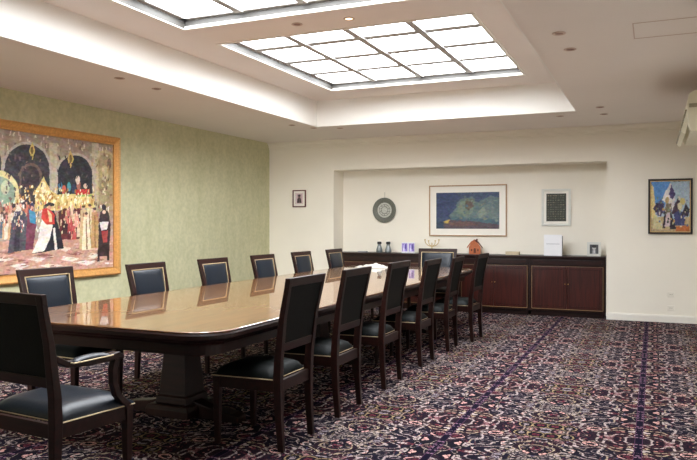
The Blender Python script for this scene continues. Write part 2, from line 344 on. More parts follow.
CROWD = [([(140,997),(1029,1191),(1026,-109),(137,-4)],(172,152,134)),
([(140,997),(1029,1106),(1028,880),(139,801)],(160,140,122)),
([(325,899),(362,905),(350,461),(333,461)],(190,176,150)),
([(596,946),(645,955),(631,470),(607,470)],(190,176,150)),
([(856,991),(902,999),(887,480),(868,479)],(190,176,150)),
([(168,455),(169,753),(172,784),(178,814),(188,841),(201,865),(217,884),(235,898),(254,905),(274,905),(292,897),(309,884),(323,863),(334,838),(341,808),(343,776),(342,461)],(70,62,62)),
([(345,484),(346,724),(349,767),(358,809),(373,847),(393,880),(416,907),(443,926),(473,937),(502,937),(530,927),(556,907),(577,879),(594,842),(604,801),(608,755),(607,495)],(182,172,160)),
([(357,484),(358,723),(361,763),(369,801),(383,836),(401,866),(423,891),(448,909),(474,918),(501,918),(527,909),(550,890),(570,864),(585,831),(595,793),(598,751),(597,495)],(58,54,60)),
([(433,487),(434,690),(435,710),(439,730),(446,747),(456,763),(467,775),(480,783),(493,787),(507,787),(520,782),(531,772),(541,759),(548,742),(553,723),(555,703),(554,493)],(112,92,84)),
([(443,488),(444,690),(445,706),(449,722),(455,736),(462,748),(471,758),(482,764),(492,768),(503,767),(513,763),(523,755),(530,745),(536,732),(540,716),(541,700),(541,492)],(62,52,54)),
([(629,496),(630,715),(633,753),(641,789),(655,822),(674,851),(696,874),(722,891),(749,899),(777,899),(803,890),(827,873),(848,848),(864,816),(873,780),(876,741),(875,507)],(190,176,158)),
([(643,497),(644,716),(646,749),(654,782),(666,811),(683,836),(703,857),(725,871),(749,878),(773,878),(797,870),(818,855),(835,833),(849,805),(857,774),(860,739),(859,506)],(44,42,48)),
([(884,453),(886,862),(887,880),(892,898),(899,914),(909,928),(920,939),(933,947),(946,952),(960,952),(973,948),(985,940),(995,928),(1002,914),(1007,897),(1008,880),(1007,456)],(196,178,140)),
([(899,453),(900,849),(901,864),(905,880),(911,893),(919,905),(929,914),(940,922),(951,925),(963,925),(974,922),(984,914),(992,905),(998,893),(1002,879),(1003,863),(1002,456)],(168,150,112)),
([(966,761),(963,724),(954,697),(942,686),(930,695),(921,720),(918,755),(922,791),(930,818),(942,830),(955,822),(963,796)],(200,184,150)),
([(952,648),(948,618),(941,595),(930,586),(919,593),(911,615),(909,645),(911,675),(919,698),(930,707),(941,700),(949,678)],(150,130,100)),
([(989,847),(986,824),(981,807),(974,800),(966,805),(961,821),(959,843),(961,865),(967,882),(974,889),(981,884),(986,869)],(120,100,84)),
([(230,434),(231,549),(233,583),(240,616),(252,647),(267,673),(286,694),(307,708),(329,714),(352,713),(373,704),(393,687),(410,663),(423,632),(430,598),(433,562),(433,439)],(228,214,160)),
([(250,435),(250,545),(252,573),(258,599),(267,624),(280,645),(294,661),(311,672),(329,678),(347,676),(364,668),(380,655),(393,636),(403,611),(409,584),(411,555),(411,439)],(148,168,146)),
([(384,603),(381,577),(373,558),(363,550),(352,557),(345,574),(342,600),(345,626),(352,645),(363,653),(373,647),(381,629)],(200,205,170)),
([(315,598),(313,568),(305,545),(295,537),(285,544),(278,565),(276,595),(279,624),(286,647),(295,656),(305,649),(313,628)],(190,200,170)),
([(502,939),(519,879),(502,808),(485,874)],(214,186,110)),
([(509,877),(508,862),(505,851),(502,847),(498,850),(495,861),(494,875),(495,889),(498,901),(502,905),(506,902),(508,891)],(120,96,50)),
([(721,916),(741,851),(721,776),(702,845)],(214,186,110)),
([(730,849),(729,834),(725,822),(721,817),(717,821),(714,832),(713,847),(714,863),(717,875),(721,880),(725,876),(729,865)],(120,96,50)),
([(514,442),(518,589),(541,640),(564,697),(584,644),(603,595),(643,573),(871,593),(878,480),(603,449)],(226,198,128)),
([(536,526),(535,513),(532,503),(529,499),(525,503),(523,512),(522,526),(523,539),(526,549),(529,553),(532,550),(535,540)],(246,230,180)),
([(559,508),(558,494),(555,484),(552,480),(548,484),(546,493),(545,507),(546,521),(549,531),(552,535),(556,532),(558,522)],(198,160,84)),
([(582,489),(581,475),(579,465),(575,461),(572,464),(569,475),(568,488),(569,502),(572,512),(575,516),(579,512),(582,503)],(246,230,180)),
([(606,530),(605,516),(602,506),(599,502),(595,506),(593,516),(592,530),(593,543),(595,553),(599,557),(603,554),(605,544)],(198,160,84)),
([(630,511),(629,497),(627,487),(623,483),(619,487),(617,497),(616,511),(617,524),(619,535),(623,539),(627,535),(629,525)],(246,230,180)),
([(655,492),(654,478),(651,468),(647,464),(643,467),(641,478),(640,491),(641,505),(643,516),(647,520),(651,516),(654,506)],(198,160,84)),
([(680,534),(678,520),(676,509),(672,505),(668,509),(666,519),(664,534),(666,547),(668,558),(672,562),(676,559),(679,548)],(246,230,180)),
([(705,514),(703,501),(701,490),(697,486),(693,489),(690,500),(689,514),(691,528),(693,539),(697,543),(701,539),(704,529)],(198,160,84)),
([(730,495),(729,481),(726,470),(722,466),(718,470),(716,480),(715,494),(716,509),(718,519),(722,523),(726,520),(729,509)],(246,230,180)),
([(756,538),(755,524),(752,513),(748,509),(744,512),(741,523),(740,537),(741,552),(744,562),(748,566),(752,563),(755,553)],(198,160,84)),
([(782,518),(781,504),(778,493),(774,489),(770,493),(767,503),(766,518),(767,532),(770,543),(774,547),(778,543),(781,533)],(246,230,180)),
([(809,498),(807,484),(805,473),(800,468),(796,472),(793,483),(793,497),(794,512),(797,523),(801,527),(805,524),(807,513)],(198,160,84)),
([(836,542),(834,528),(832,516),(827,512),(823,516),(820,527),(820,541),(820,556),(824,567),(827,571),(832,568),(835,557)],(246,230,180)),
([(863,522),(862,507),(859,496),(855,492),(850,496),(848,507),(847,521),(848,536),(851,547),(855,551),(859,547),(862,537)],(198,160,84)),
([(577,618),(576,596),(570,579),(564,573),(557,578),(552,594),(550,616),(552,639),(557,656),(564,663),(571,657),(576,641)],(250,236,190)),
([(552,557),(550,542),(546,531),(541,527),(535,530),(531,541),(529,556),(531,570),(535,582),(541,586),(546,582),(551,572)],(190,150,90)),
([(605,561),(604,545),(600,534),(595,530),(590,534),(586,544),(585,559),(586,574),(590,586),(595,590),(600,586),(604,576)],(250,240,210)),
([(672,631),(670,613),(666,599),(660,595),(654,599),(649,611),(648,629),(649,647),(654,661),(660,666),(666,662),(670,649)],(70,120,150)),
([(693,612),(691,594),(686,580),(680,575),(674,580),(670,593),(668,611),(670,628),(674,642),(681,647),(687,643),(691,630)],(200,90,70)),
([(725,636),(723,617),(718,603),(712,598),(706,603),(701,615),(699,634),(701,651),(706,665),(712,671),(718,666),(723,653)],(80,150,160)),
([(753,622),(751,603),(746,589),(740,584),(733,589),(729,602),(727,620),(729,638),(733,652),(740,657),(746,653),(751,640)],(60,60,90)),
([(783,651),(782,632),(777,618),(770,612),(764,617),(759,630),(757,649),(759,667),(764,681),(770,687),(777,682),(782,669)],(170,110,90)),
([(779,693),(777,674),(773,660),(766,655),(759,659),(755,672),(753,690),(755,709),(759,722),(766,728),(773,724),(777,711)],(230,210,190)),
([(752,616),(841,629),(841,586),(752,575)],(196,52,44)),
([(828,649),(826,638),(821,630),(814,626),(808,629),(803,636),(801,647),(803,658),(808,666),(814,669),(821,667),(826,660)],(220,200,170)),
([(752,575),(859,587),(859,570),(752,559)],(150,180,90)),
([(138,232),(524,236),(705,245),(1027,259),(1026,-137),(136,-26)],(204,158,138)),
([(183,145),(220,159),(277,143),(239,124)],(236,220,208)),
([(284,116),(332,128),(407,111),(356,91)],(236,220,208)),
([(378,62),(420,74),(486,57),(442,37)],(236,220,208)),
([(475,101),(514,116),(574,99),(534,78)],(236,220,208)),
([(535,48),(588,61),(670,41),(615,20)],(236,220,208)),
([(656,88),(703,103),(775,84),(727,62)],(236,220,208)),
([(747,55),(799,70),(881,49),(826,27)],(236,220,208)),
([(642,166),(675,182),(725,166),(692,142)],(236,220,208)),
([(813,103),(849,120),(905,103),(867,78)],(236,220,208)),
([(431,9),(475,22),(543,3),(497,-17)],(236,220,208)),
([(341,153),(379,163),(417,149),(379,139)],(150,96,84)),
([(509,128),(562,137),(618,121),(562,112)],(150,96,84)),
([(691,127),(747,136),(804,120),(747,111)],(150,96,84)),
([(601,1),(662,8),(725,-11),(662,-17)],(150,96,84)),
([(847,68),(893,79),(940,61),(893,51)],(150,96,84)),
([(396,98),(432,107),(468,93),(432,84)],(150,96,84)),
([(137,14),(704,-14),(1026,-7),(1026,-137),(136,-26)],(90,50,44)),
([(137,473),(152,474),(155,373),(134,369)],(90,110,130)),
([(149,482),(148,478),(147,474),(144,472),(142,474),(141,477),(140,482),(141,487),(142,491),(144,492),(147,491),(148,487)],(120,80,60)),
([(150,474),(165,474),(168,374),(147,369)],(226,206,170)),
([(162,484),(161,478),(160,474),(157,473),(155,474),(154,478),(153,483),(154,488),(155,491),(157,493),(160,491),(161,488)],(226,180,150)),
([(161,460),(176,461),(179,359),(158,355)],(226,206,170)),
([(173,469),(173,464),(171,461),(169,459),(166,461),(165,464),(164,469),(165,474),(166,478),(169,479),(171,478),(173,474)],(120,80,60)),
([(172,467),(187,468),(190,366),(168,361)],(150,120,90)),
([(184,476),(184,472),(182,468),(180,466),(177,468),(175,471),(175,476),(176,481),(177,485),(180,486),(182,485),(184,482)],(226,180,150)),
([(187,462),(203,463),(205,361),(184,357)],(150,120,90)),
([(200,472),(199,467),(197,463),(195,462),(193,463),(191,466),(190,472),(191,476),(193,480),(195,482),(197,480),(199,477)],(120,80,60)),
([(196,461),(211,462),(214,359),(192,355)],(150,120,90)),
([(208,470),(207,465),(206,462),(204,461),(201,462),(200,465),(199,470),(200,475),(201,479),(204,480),(206,479),(208,476)],(226,180,150)),
([(211,475),(227,476),(230,372),(208,368)],(150,120,90)),
([(224,484),(223,479),(222,476),(219,474),(217,475),(215,479),(215,484),(216,489),(217,493),(220,494),(222,493),(223,489)],(120,80,60)),
([(220,463),(236,464),(239,361),(217,356)],(110,84,76)),
([(233,472),(232,468),(231,464),(228,462),(226,464),(224,467),(224,472),(224,477),(226,481),(229,482),(231,481),(233,478)],(226,180,150)),
([(232,468),(248,469),(250,365),(228,361)],(90,110,130)),
([(244,478),(244,472),(242,469),(239,467),(237,468),(235,472),(235,478),(235,482),(237,486),(240,487),(242,486),(244,483)],(120,80,60)),
([(247,476),(263,477),(266,373),(243,368)],(214,170,130)),
([(259,486),(259,481),(257,477),(255,476),(252,477),(250,481),(250,486),(250,491),(252,495),(255,496),(257,495),(259,491)],(226,180,150)),
([(258,463),(274,464),(277,359),(254,355)],(70,50,56)),
([(270,472),(270,468),(268,464),(266,462),(264,464),(261,467),(261,472),(261,478),(264,481),(266,483),(268,482),(270,478)],(120,80,60)),
([(274,481),(291,482),(293,376),(270,372)],(150,120,90)),
([(287,490),(286,486),(285,482),(282,480),(280,481),(278,485),(277,490),(278,495),(280,499),(282,501),(285,499),(286,495)],(226,180,150)),
([(285,465),(301,466),(305,361),(281,356)],(70,50,56)),
([(298,475),(298,470),(295,466),(293,464),(291,466),(289,469),(288,474),(289,480),(291,484),(293,485),(295,484),(298,480)],(120,80,60)),
([(295,474),(312,475),(315,368),(292,364)],(150,120,90)),
([(309,484),(308,478),(306,475),(304,473),(301,474),(299,478),(299,484),(299,489),(301,492),(304,494),(306,493),(308,489)],(226,180,150)),
([(310,480),(327,480),(330,374),(306,369)],(150,120,90)),
([(323,489),(323,484),(320,480),(318,479),(316,480),(314,484),(313,489),(314,494),(316,498),(318,499),(321,498),(323,494)],(120,80,60)),
([(322,468),(339,469),(341,362),(318,357)],(206,120,104)),
([(335,478),(334,473),(333,469),(330,467),(327,468),(326,472),(325,478),(326,483),(327,487),(330,488),(333,487),(334,483)],(226,180,150)),
([(333,472),(350,472),(353,365),(330,361)],(150,120,90)),
([(347,482),(346,476),(344,472),(342,471),(339,472),(337,476),(337,481),(337,486),(339,490),(342,492),(344,491),(346,487)],(120,80,60)),
([(350,472),(367,472),(370,365),(346,360)],(110,84,76)),
([(364,482),(363,476),(361,472),(358,471),(356,472),(354,476),(353,482),(354,487),(356,491),(359,492),(361,491),(363,487)],(226,180,150)),
([(361,472),(378,472),(381,364),(357,360)],(206,120,104)),
([(375,482),(374,476),(372,472),(369,471),(367,472),(365,476),(364,482),(365,487),(367,491),(369,492),(372,491),(374,487)],(120,80,60)),
([(376,482),(393,482),(397,374),(372,368)],(214,170,130)),
([(390,491),(389,486),(387,482),(385,480),(382,482),(380,486),(380,491),(380,496),(382,500),(385,502),(387,501),(389,497)],(226,180,150)),
([(389,479),(406,480),(409,370),(385,366)],(220,150,140)),
([(403,489),(402,484),(400,480),(398,478),(395,480),(393,484),(392,489),(393,494),(395,498),(398,499),(400,498),(402,494)],(120,80,60)),
([(402,476),(420,476),(423,367),(399,362)],(110,84,76)),
([(417,486),(416,480),(414,476),(411,475),(409,476),(407,480),(406,486),(407,491),(409,495),(411,496),(414,495),(416,491)],(226,180,150)),
([(415,486),(433,486),(436,376),(411,372)],(230,220,200)),
([(429,496),(428,490),(427,486),(424,485),(421,486),(419,490),(418,495),(419,501),(421,505),(424,507),(427,505),(429,501)],(120,80,60)),
([(430,476),(448,477),(451,366),(426,362)],(230,220,200)),
([(445,487),(444,481),(442,477),(439,476),(436,477),(434,481),(434,486),(434,491),(436,495),(439,497),(442,496),(444,492)],(226,180,150)),
([(443,470),(461,471),(464,360),(439,355)],(150,120,90)),
([(457,480),(457,475),(455,471),(452,469),(449,470),(447,474),(447,480),(448,486),(449,489),(452,491),(455,489),(457,486)],(120,80,60)),
([(460,488),(478,489),(481,377),(456,372)],(206,120,104)),
([(474,498),(474,493),(472,489),(469,487),(466,488),(464,492),(464,498),(464,503),(466,507),(469,509),(472,507),(474,504)],(226,180,150)),
([(477,471),(495,472),(499,360),(473,355)],(110,84,76)),
([(492,482),(491,476),(489,472),(486,470),(484,472),(482,476),(481,481),(482,486),(484,490),(486,492),(489,491),(491,487)],(120,80,60)),
([(485,484),(504,485),(507,372),(481,368)],(180,60,56)),
([(500,495),(499,489),(497,485),(494,484),(491,485),(490,489),(489,494),(490,499),(492,504),(494,505),(497,504),(499,500)],(226,180,150)),
([(140,418),(155,418),(158,318),(137,313)],(230,220,200)),
([(152,427),(152,422),(150,418),(148,417),(145,418),(144,422),(143,426),(144,432),(145,435),(148,437),(150,436),(152,432)],(120,80,60)),
([(152,418),(167,418),(170,317),(149,313)],(150,120,90)),
([(164,427),(164,422),(162,418),(160,417),(157,418),(156,422),(155,427),(156,432),(157,436),(160,437),(162,436),(164,432)],(226,180,150)),
([(161,407),(176,407),(179,305),(157,301)],(110,84,76)),
([(173,416),(173,411),(170,407),(168,406),(166,407),(164,411),(164,415),(164,420),(166,424),(168,426),(171,424),(173,420)],(120,80,60)),
([(174,417),(189,418),(192,316),(170,312)],(214,170,130)),
([(186,426),(186,422),(184,418),(182,416),(179,418),(177,421),(177,426),(177,431),(179,435),(182,436),(184,435),(186,432)],(226,180,150)),
([(183,410),(199,411),(202,309),(180,304)],(110,84,76)),
([(195,419),(195,414),(193,411),(191,409),(189,411),(187,414),(186,419),(187,424),(189,428),(191,429),(193,428),(195,424)],(120,80,60)),
([(200,414),(216,414),(219,312),(197,308)],(214,170,130)),
([(213,424),(212,418),(211,414),(208,413),(206,414),(204,418),(204,423),(204,428),(206,432),(208,434),(211,432),(212,428)],(226,180,150)),
([(213,417),(228,418),(231,314),(209,310)],(230,220,200)),
([(225,426),(225,421),(223,418),(220,416),(218,418),(216,421),(216,426),(216,431),(218,435),(220,436),(223,435),(225,432)],(120,80,60)),
([(219,424),(235,424),(238,321),(216,316)],(180,60,56)),
([(232,433),(231,428),(230,424),(227,423),(225,424),(223,428),(223,433),(223,438),(225,441),(227,443),(230,441),(231,438)],(226,180,150)),
([(234,408),(250,408),(253,304),(231,300)],(220,150,140)),
([(248,417),(247,412),(245,409),(243,407),(240,408),(239,412),(238,417),(239,422),(240,426),(243,427),(245,426),(247,422)],(120,80,60)),
([(243,416),(259,417),(262,312),(240,309)],(230,220,200)),
([(257,426),(256,421),(254,417),(252,416),(249,417),(248,420),(247,426),(248,431),(249,435),(252,436),(254,435),(256,431)],(226,180,150)),
([(258,425),(274,426),(277,321),(254,316)],(70,50,56)),
([(271,435),(270,430),(268,426),(266,424),(264,426),(262,430),(261,434),(262,439),(264,443),(266,445),(268,443),(270,439)],(120,80,60)),
([(270,408),(286,409),(289,303),(267,299)],(230,220,200)),
([(283,417),(283,413),(281,409),(278,407),(276,409),(274,412),(273,417),(274,422),(276,426),(278,428),(281,426),(283,422)],(226,180,150)),
([(284,422),(301,422),(304,317),(281,312)],(90,110,130)),
([(298,432),(297,426),(295,422),(292,421),(290,422),(288,426),(287,432),(288,436),(290,440),(293,441),(295,440),(297,437)],(120,80,60)),
([(297,423),(314,423),(317,317),(293,312)],(214,170,130)),
([(310,432),(310,427),(308,423),(305,422),(303,423),(301,427),(300,432),(301,438),(303,441),(305,443),(308,441),(310,438)],(226,180,150)),
([(308,411),(325,411),(328,305),(305,301)],(230,220,200)),
([(322,420),(321,415),(319,411),(317,410),(314,411),(312,415),(312,420),(312,425),(314,429),(317,430),(319,429),(321,426)],(120,80,60)),
([(323,427),(340,428),(343,320),(319,316)],(150,120,90)),
([(336,437),(336,432),(334,428),(332,426),(329,427),(327,431),(327,436),(327,441),(329,445),(332,447),(334,445),(336,441)],(226,180,150)),
([(334,418),(352,418),(355,311),(331,307)],(230,220,200)),
([(348,428),(348,422),(345,418),(343,417),(341,418),(339,422),(338,428),(339,433),(341,436),(343,438),(345,437),(348,433)],(120,80,60)),
([(349,423),(366,424),(369,316),(345,311)],(110,84,76)),
([(363,433),(362,428),(360,424),(357,422),(355,424),(353,428),(352,433),(353,438),(355,442),(358,443),(360,442),(362,438)],(226,180,150)),
([(360,411),(377,411),(380,303),(356,299)],(220,150,140)),
([(374,420),(373,415),(371,411),(368,410),(366,411),(364,415),(363,420),(364,426),(366,430),(368,431),(371,430),(373,426)],(120,80,60)),
([(374,418),(391,418),(394,310),(370,305)],(226,206,170)),
([(388,428),(387,422),(385,418),(382,417),(380,418),(378,422),(377,428),(378,433),(380,437),(382,438),(385,437),(387,433)],(226,180,150)),
([(390,428),(407,428),(411,318),(386,314)],(230,220,200)),
([(404,438),(403,432),(401,428),(399,426),(396,428),(394,432),(393,437),(394,442),(396,446),(399,448),(402,447),(403,443)],(120,80,60)),
([(407,418),(425,419),(428,309),(403,305)],(180,60,56)),
([(421,428),(420,423),(418,419),(416,418),(413,419),(411,423),(410,428),(411,434),(413,438),(416,439),(418,438),(420,434)],(226,180,150)),
([(416,417),(434,418),(437,307),(412,303)],(110,84,76)),
([(431,427),(430,422),(428,418),(425,416),(423,418),(420,422),(420,427),(420,432),(423,436),(425,438),(428,436),(430,432)],(120,80,60)),
([(434,420),(452,420),(455,310),(430,305)],(150,120,90)),
([(448,430),(448,424),(445,420),(443,419),(440,420),(438,424),(437,430),(438,436),(440,439),(443,441),(445,439),(448,436)],(226,180,150)),
([(444,423),(463,424),(466,312),(441,308)],(214,170,130)),
([(459,433),(458,428),(456,424),(453,422),(451,424),(449,427),(448,433),(449,438),(451,442),(454,443),(456,442),(458,438)],(120,80,60)),
([(457,412),(475,413),(478,301),(452,297)],(230,220,200)),
([(471,422),(470,416),(468,413),(466,411),(463,413),(461,416),(460,422),(461,427),(463,432),(466,433),(468,432),(470,428)],(226,180,150)),
([(470,414),(489,414),(493,302),(467,297)],(180,60,56)),
([(486,424),(485,418),(483,414),(480,413),(477,414),(475,418),(474,424),(475,429),(477,433),(480,435),(483,433),(485,429)],(120,80,60)),
([(138,364),(153,364),(155,263),(134,259)],(90,110,130)),
([(150,372),(149,368),(148,364),(145,363),(143,364),(141,368),(141,372),(141,377),(143,381),(145,382),(148,381),(149,378)],(120,80,60)),
([(148,370),(163,371),(166,270),(145,266)],(180,60,56)),
([(160,380),(159,374),(158,371),(155,370),(153,371),(152,374),(151,380),(152,384),(153,388),(156,389),(158,388),(159,384)],(226,180,150)),
([(159,355),(174,355),(176,254),(155,250)],(206,120,104)),
([(170,364),(170,359),(168,356),(166,355),(164,356),(162,359),(161,364),(162,369),(164,373),(166,374),(168,373),(170,369)],(120,80,60)),
([(173,357),(188,357),(191,255),(169,252)],(90,110,130)),
([(185,366),(184,361),(182,358),(180,357),(178,358),(176,361),(176,366),(176,371),(178,375),(180,376),(182,375),(184,371)],(226,180,150)),
([(187,361),(203,361),(206,259),(184,255)],(230,220,200)),
([(200,370),(199,365),(198,362),(195,360),(193,362),(191,365),(191,370),(191,375),(193,379),(195,380),(198,379),(199,375)],(120,80,60)),
([(195,361),(211,361),(214,258),(192,254)],(70,50,56)),
([(207,369),(207,364),(205,361),(203,359),(200,361),(199,364),(198,369),(199,374),(200,378),(203,379),(205,378),(207,374)],(226,180,150)),
([(211,363),(227,363),(230,260),(207,256)],(70,50,56)),
([(224,372),(223,366),(221,363),(219,362),(216,363),(215,366),(214,372),(215,377),(216,380),(219,382),(221,380),(223,377)],(120,80,60)),
([(221,370),(237,370),(240,266),(218,263)],(220,150,140)),
([(234,379),(233,374),(232,370),(229,369),(227,370),(225,374),(224,379),(225,384),(227,388),(229,389),(232,388),(233,384)],(226,180,150)),
([(232,361),(247,361),(250,257),(228,253)],(150,120,90)),
([(244,370),(243,365),(242,362),(239,360),(237,362),(235,365),(234,370),(235,376),(237,379),(239,380),(242,379),(243,376)],(120,80,60)),
([(247,369),(263,369),(266,264),(243,261)],(110,84,76)),
([(260,378),(259,373),(257,369),(255,368),(252,369),(251,373),(250,378),(251,383),(252,387),(255,388),(257,387),(259,383)],(226,180,150)),
([(256,356),(272,356),(275,251),(252,247)],(226,206,170)),
([(269,364),(268,360),(266,356),(264,355),(262,356),(260,360),(259,364),(260,370),(262,374),(264,375),(267,374),(268,370)],(120,80,60)),
([(270,365),(286,365),(289,260),(266,257)],(206,120,104)),
([(283,374),(282,369),(281,366),(278,364),(276,366),(274,369),(273,374),(274,380),(276,384),(278,385),(281,384),(282,380)],(226,180,150)),
([(282,362),(298,362),(301,256),(278,253)],(90,110,130)),
([(295,371),(294,366),(292,362),(290,361),(287,362),(285,366),(285,371),(285,376),(287,380),(290,382),(292,380),(294,376)],(120,80,60)),
([(295,354),(311,354),(315,248),(291,244)],(90,110,130)),
([(308,363),(307,358),(306,354),(303,353),(301,354),(299,358),(298,363),(299,368),(301,372),(303,374),(306,372),(308,368)],(226,180,150)),
([(308,363),(325,363),(328,257),(305,253)],(90,110,130)),
([(321,372),(321,367),(319,363),(316,362),(314,363),(312,367),(311,372),(312,378),(314,381),(316,383),(319,381),(321,378)],(120,80,60)),
([(320,370),(337,370),(340,263),(316,259)],(220,150,140)),
([(334,379),(333,374),(331,370),(329,369),(326,370),(324,374),(324,379),(324,384),(326,388),(329,389),(331,388),(333,384)],(226,180,150)),
([(338,365),(355,365),(358,258),(334,254)],(90,110,130)),
([(352,375),(351,370),(349,366),(347,364),(344,366),(342,370),(341,374),(342,380),(344,384),(347,385),(349,384),(351,380)],(120,80,60)),
([(349,359),(366,359),(369,251),(345,247)],(214,170,130)),
([(362,368),(362,363),(360,359),(357,358),(355,359),(353,363),(352,368),(353,374),(355,378),(357,379),(360,378),(362,374)],(226,180,150)),
([(360,356),(377,356),(380,247),(356,243)],(230,220,200)),
([(373,365),(373,360),(371,356),(368,355),(366,356),(364,360),(363,365),(364,370),(366,374),(368,376),(371,374),(373,370)],(120,80,60)),
([(377,355),(395,355),(398,246),(373,242)],(214,170,130)),
([(391,364),(391,359),(389,355),(386,354),(383,355),(381,359),(381,364),(381,370),(383,374),(386,375),(389,374),(391,370)],(226,180,150)),
([(389,357),(407,357),(410,248),(385,244)],(180,60,56)),
([(403,367),(402,362),(401,358),(398,357),(395,358),(393,362),(393,367),(393,372),(395,376),(398,378),(401,376),(402,372)],(120,80,60)),
([(402,370),(420,370),(424,260),(399,256)],(180,60,56)),
([(417,379),(416,374),(414,370),(411,368),(409,370),(407,374),(406,379),(407,384),(409,388),(411,389),(414,388),(416,384)],(226,180,150)),
([(416,357),(434,357),(437,246),(412,242)],(150,120,90)),
([(430,366),(430,361),(428,357),(425,355),(422,357),(420,361),(420,366),(420,371),(423,375),(425,376),(428,375),(430,371)],(120,80,60)),
([(432,355),(450,355),(453,245),(427,241)],(180,60,56)),
([(446,365),(445,360),(443,356),(441,355),(438,356),(436,360),(435,365),(436,370),(438,374),(441,376),(443,374),(445,370)],(226,180,150)),
([(442,367),(460,367),(463,256),(438,252)],(70,50,56)),
([(456,376),(456,371),(454,367),(451,366),(448,367),(446,371),(445,376),(446,382),(448,386),(451,388),(454,386),(456,382)],(120,80,60)),
([(457,358),(475,358),(478,246),(452,242)],(220,150,140)),
([(471,368),(470,362),(468,358),(466,357),(463,358),(461,362),(460,368),(461,373),(463,377),(466,378),(468,377),(470,373)],(226,180,150)),
([(474,372),(492,372),(495,260),(470,255)],(230,220,200)),
([(489,382),(488,376),(486,372),(483,370),(480,372),(478,376),(477,382),(478,387),(480,391),(483,392),(486,391),(488,387)],(120,80,60)),
([(647,441),(684,472),(787,471),(791,238),(655,232)],(92,34,38)),
([(691,457),(711,458),(718,354),(684,354)],(214,130,120)),
([(707,466),(707,461),(704,457),(701,455),(698,457),(695,460),(695,465),(695,470),(698,474),(701,476),(704,474),(707,471)],(228,186,156)),
([(720,479),(741,480),(748,375),(714,375)],(226,190,160)),
([(737,487),(736,482),(734,478),(731,477),(727,478),(725,482),(724,487),(725,492),(727,496),(731,497),(734,497),(736,493)],(228,186,156)),
([(707,390),(728,391),(734,286),(700,287)],(180,70,70)),
([(724,399),(723,393),(721,389),(718,388),(714,389),(712,393),(711,398),(712,403),(714,407),(718,409),(721,407),(723,403)],(228,186,156)),
([(745,433),(767,434),(774,328),(739,328)],(230,160,140)),
([(763,441),(762,436),(760,432),(757,430),(753,432),(751,436),(750,441),(751,446),(753,450),(757,451),(760,450),(762,446)],(228,186,156)),
([(728,339),(750,338),(756,234),(721,234)],(196,90,84)),
([(745,346),(745,341),(742,338),(739,336),(736,338),(733,341),(732,346),(733,351),(736,355),(739,357),(742,355),(745,351)],(228,186,156)),
([(674,380),(694,380),(700,276),(667,277)],(60,28,32)),
([(690,388),(689,382),(687,379),(684,377),(681,378),(679,382),(678,388),(679,393),(681,397),(684,398),(687,397),(689,393)],(228,186,156)),
([(763,354),(785,354),(791,248),(756,249)],(226,200,170)),
([(780,362),(780,357),(777,353),(774,351),(770,353),(768,357),(767,362),(768,367),(770,371),(774,373),(777,371),(780,368)],(228,186,156)),
([(404,434),(455,450),(491,344),(502,168),(375,151),(390,320)],(84,80,92)),
([(418,416),(440,426),(432,163),(403,159)],(60,54,66)),
([(420,473),(418,462),(414,454),(408,451),(402,454),(397,461),(395,472),(397,482),(402,491),(408,493),(414,491),(418,484)],(64,52,50)),
([(415,456),(414,450),(411,445),(408,444),(404,445),(402,449),(401,455),(402,461),(404,466),(408,468),(411,466),(414,462)],(214,160,130)),
([(476,451),(514,437),(525,344),(502,168),(464,165)],(120,56,76)),
([(484,456),(517,438),(521,349),(487,364)],(66,140,176)),
([(510,486),(509,476),(505,469),(499,466),(493,468),(489,476),(488,485),(489,495),(493,502),(499,505),(505,503),(509,496)],(50,60,90)),
([(506,471),(505,465),(502,461),(499,459),(495,461),(492,464),(491,470),(492,477),(495,482),(499,483),(502,482),(505,477)],(216,170,140)),
([(575,464),(623,450),(663,267),(679,169),(602,153),(498,139),(540,270),(552,393)],(32,30,40)),
([(552,384),(583,394),(614,344),(598,243),(566,155),(498,144),(532,245)],(240,232,222)),
([(614,318),(626,329),(642,161),(626,157)],(236,226,216)),
([(556,463),(591,469),(623,425),(627,354),(583,344),(548,389)],(204,62,52)),
([(583,464),(607,424),(611,369),(595,364)],(240,196,150)),
([(568,493),(595,514),(627,501),(623,488),(571,478)],(40,34,40)),
([(607,475),(605,467),(602,462),(597,459),(592,461),(588,466),(587,474),(589,482),(592,487),(597,489),(602,487),(605,482)],(206,150,120)),
([(783,460),(818,461),(831,161),(773,159)],(206,176,130)),
([(798,439),(805,439),(809,162),(800,163)],(150,110,70)),
([(811,474),(809,466),(805,461),(800,458),(795,460),(792,466),(791,474),(792,482),(795,487),(800,490),(806,488),(809,482)],(220,176,146)),
([(812,487),(810,482),(806,478),(800,476),(795,478),(791,482),(789,487),(791,492),(795,496),(800,498),(806,497),(810,493)],(90,64,50)),
([(823,472),(859,473),(872,148),(813,146)],(230,212,170)),
([(839,451),(845,451),(849,149),(840,150)],(150,110,70)),
([(851,487),(850,478),(846,472),(841,470),(836,472),(832,478),(831,486),(832,494),(836,500),(841,502),(846,500),(850,495)],(220,176,146)),
([(852,500),(851,495),(847,491),(841,489),(835,490),(831,494),(830,499),(831,505),(835,509),(841,511),(847,509),(851,505)],(90,64,50)),
([(855,446),(892,447),(905,163),(845,161)],(190,150,100)),
([(870,425),(877,425),(882,164),(872,164)],(150,110,70)),
([(884,461),(882,453),(878,446),(873,444),(868,446),(864,452),(863,460),(864,468),(868,474),(873,476),(878,474),(882,468)],(220,176,146)),
([(885,474),(883,468),(879,464),(873,463),(867,464),(863,468),(861,474),(863,479),(867,483),(873,485),(879,484),(883,480)],(90,64,50)),
([(800,407),(836,408),(849,149),(791,147)],(240,226,196)),
([(816,386),(823,386),(827,151),(818,151)],(150,110,70)),
([(828,421),(827,413),(823,407),(818,405),(813,407),(809,413),(808,421),(809,429),(813,435),(818,437),(823,435),(827,430)],(220,176,146)),
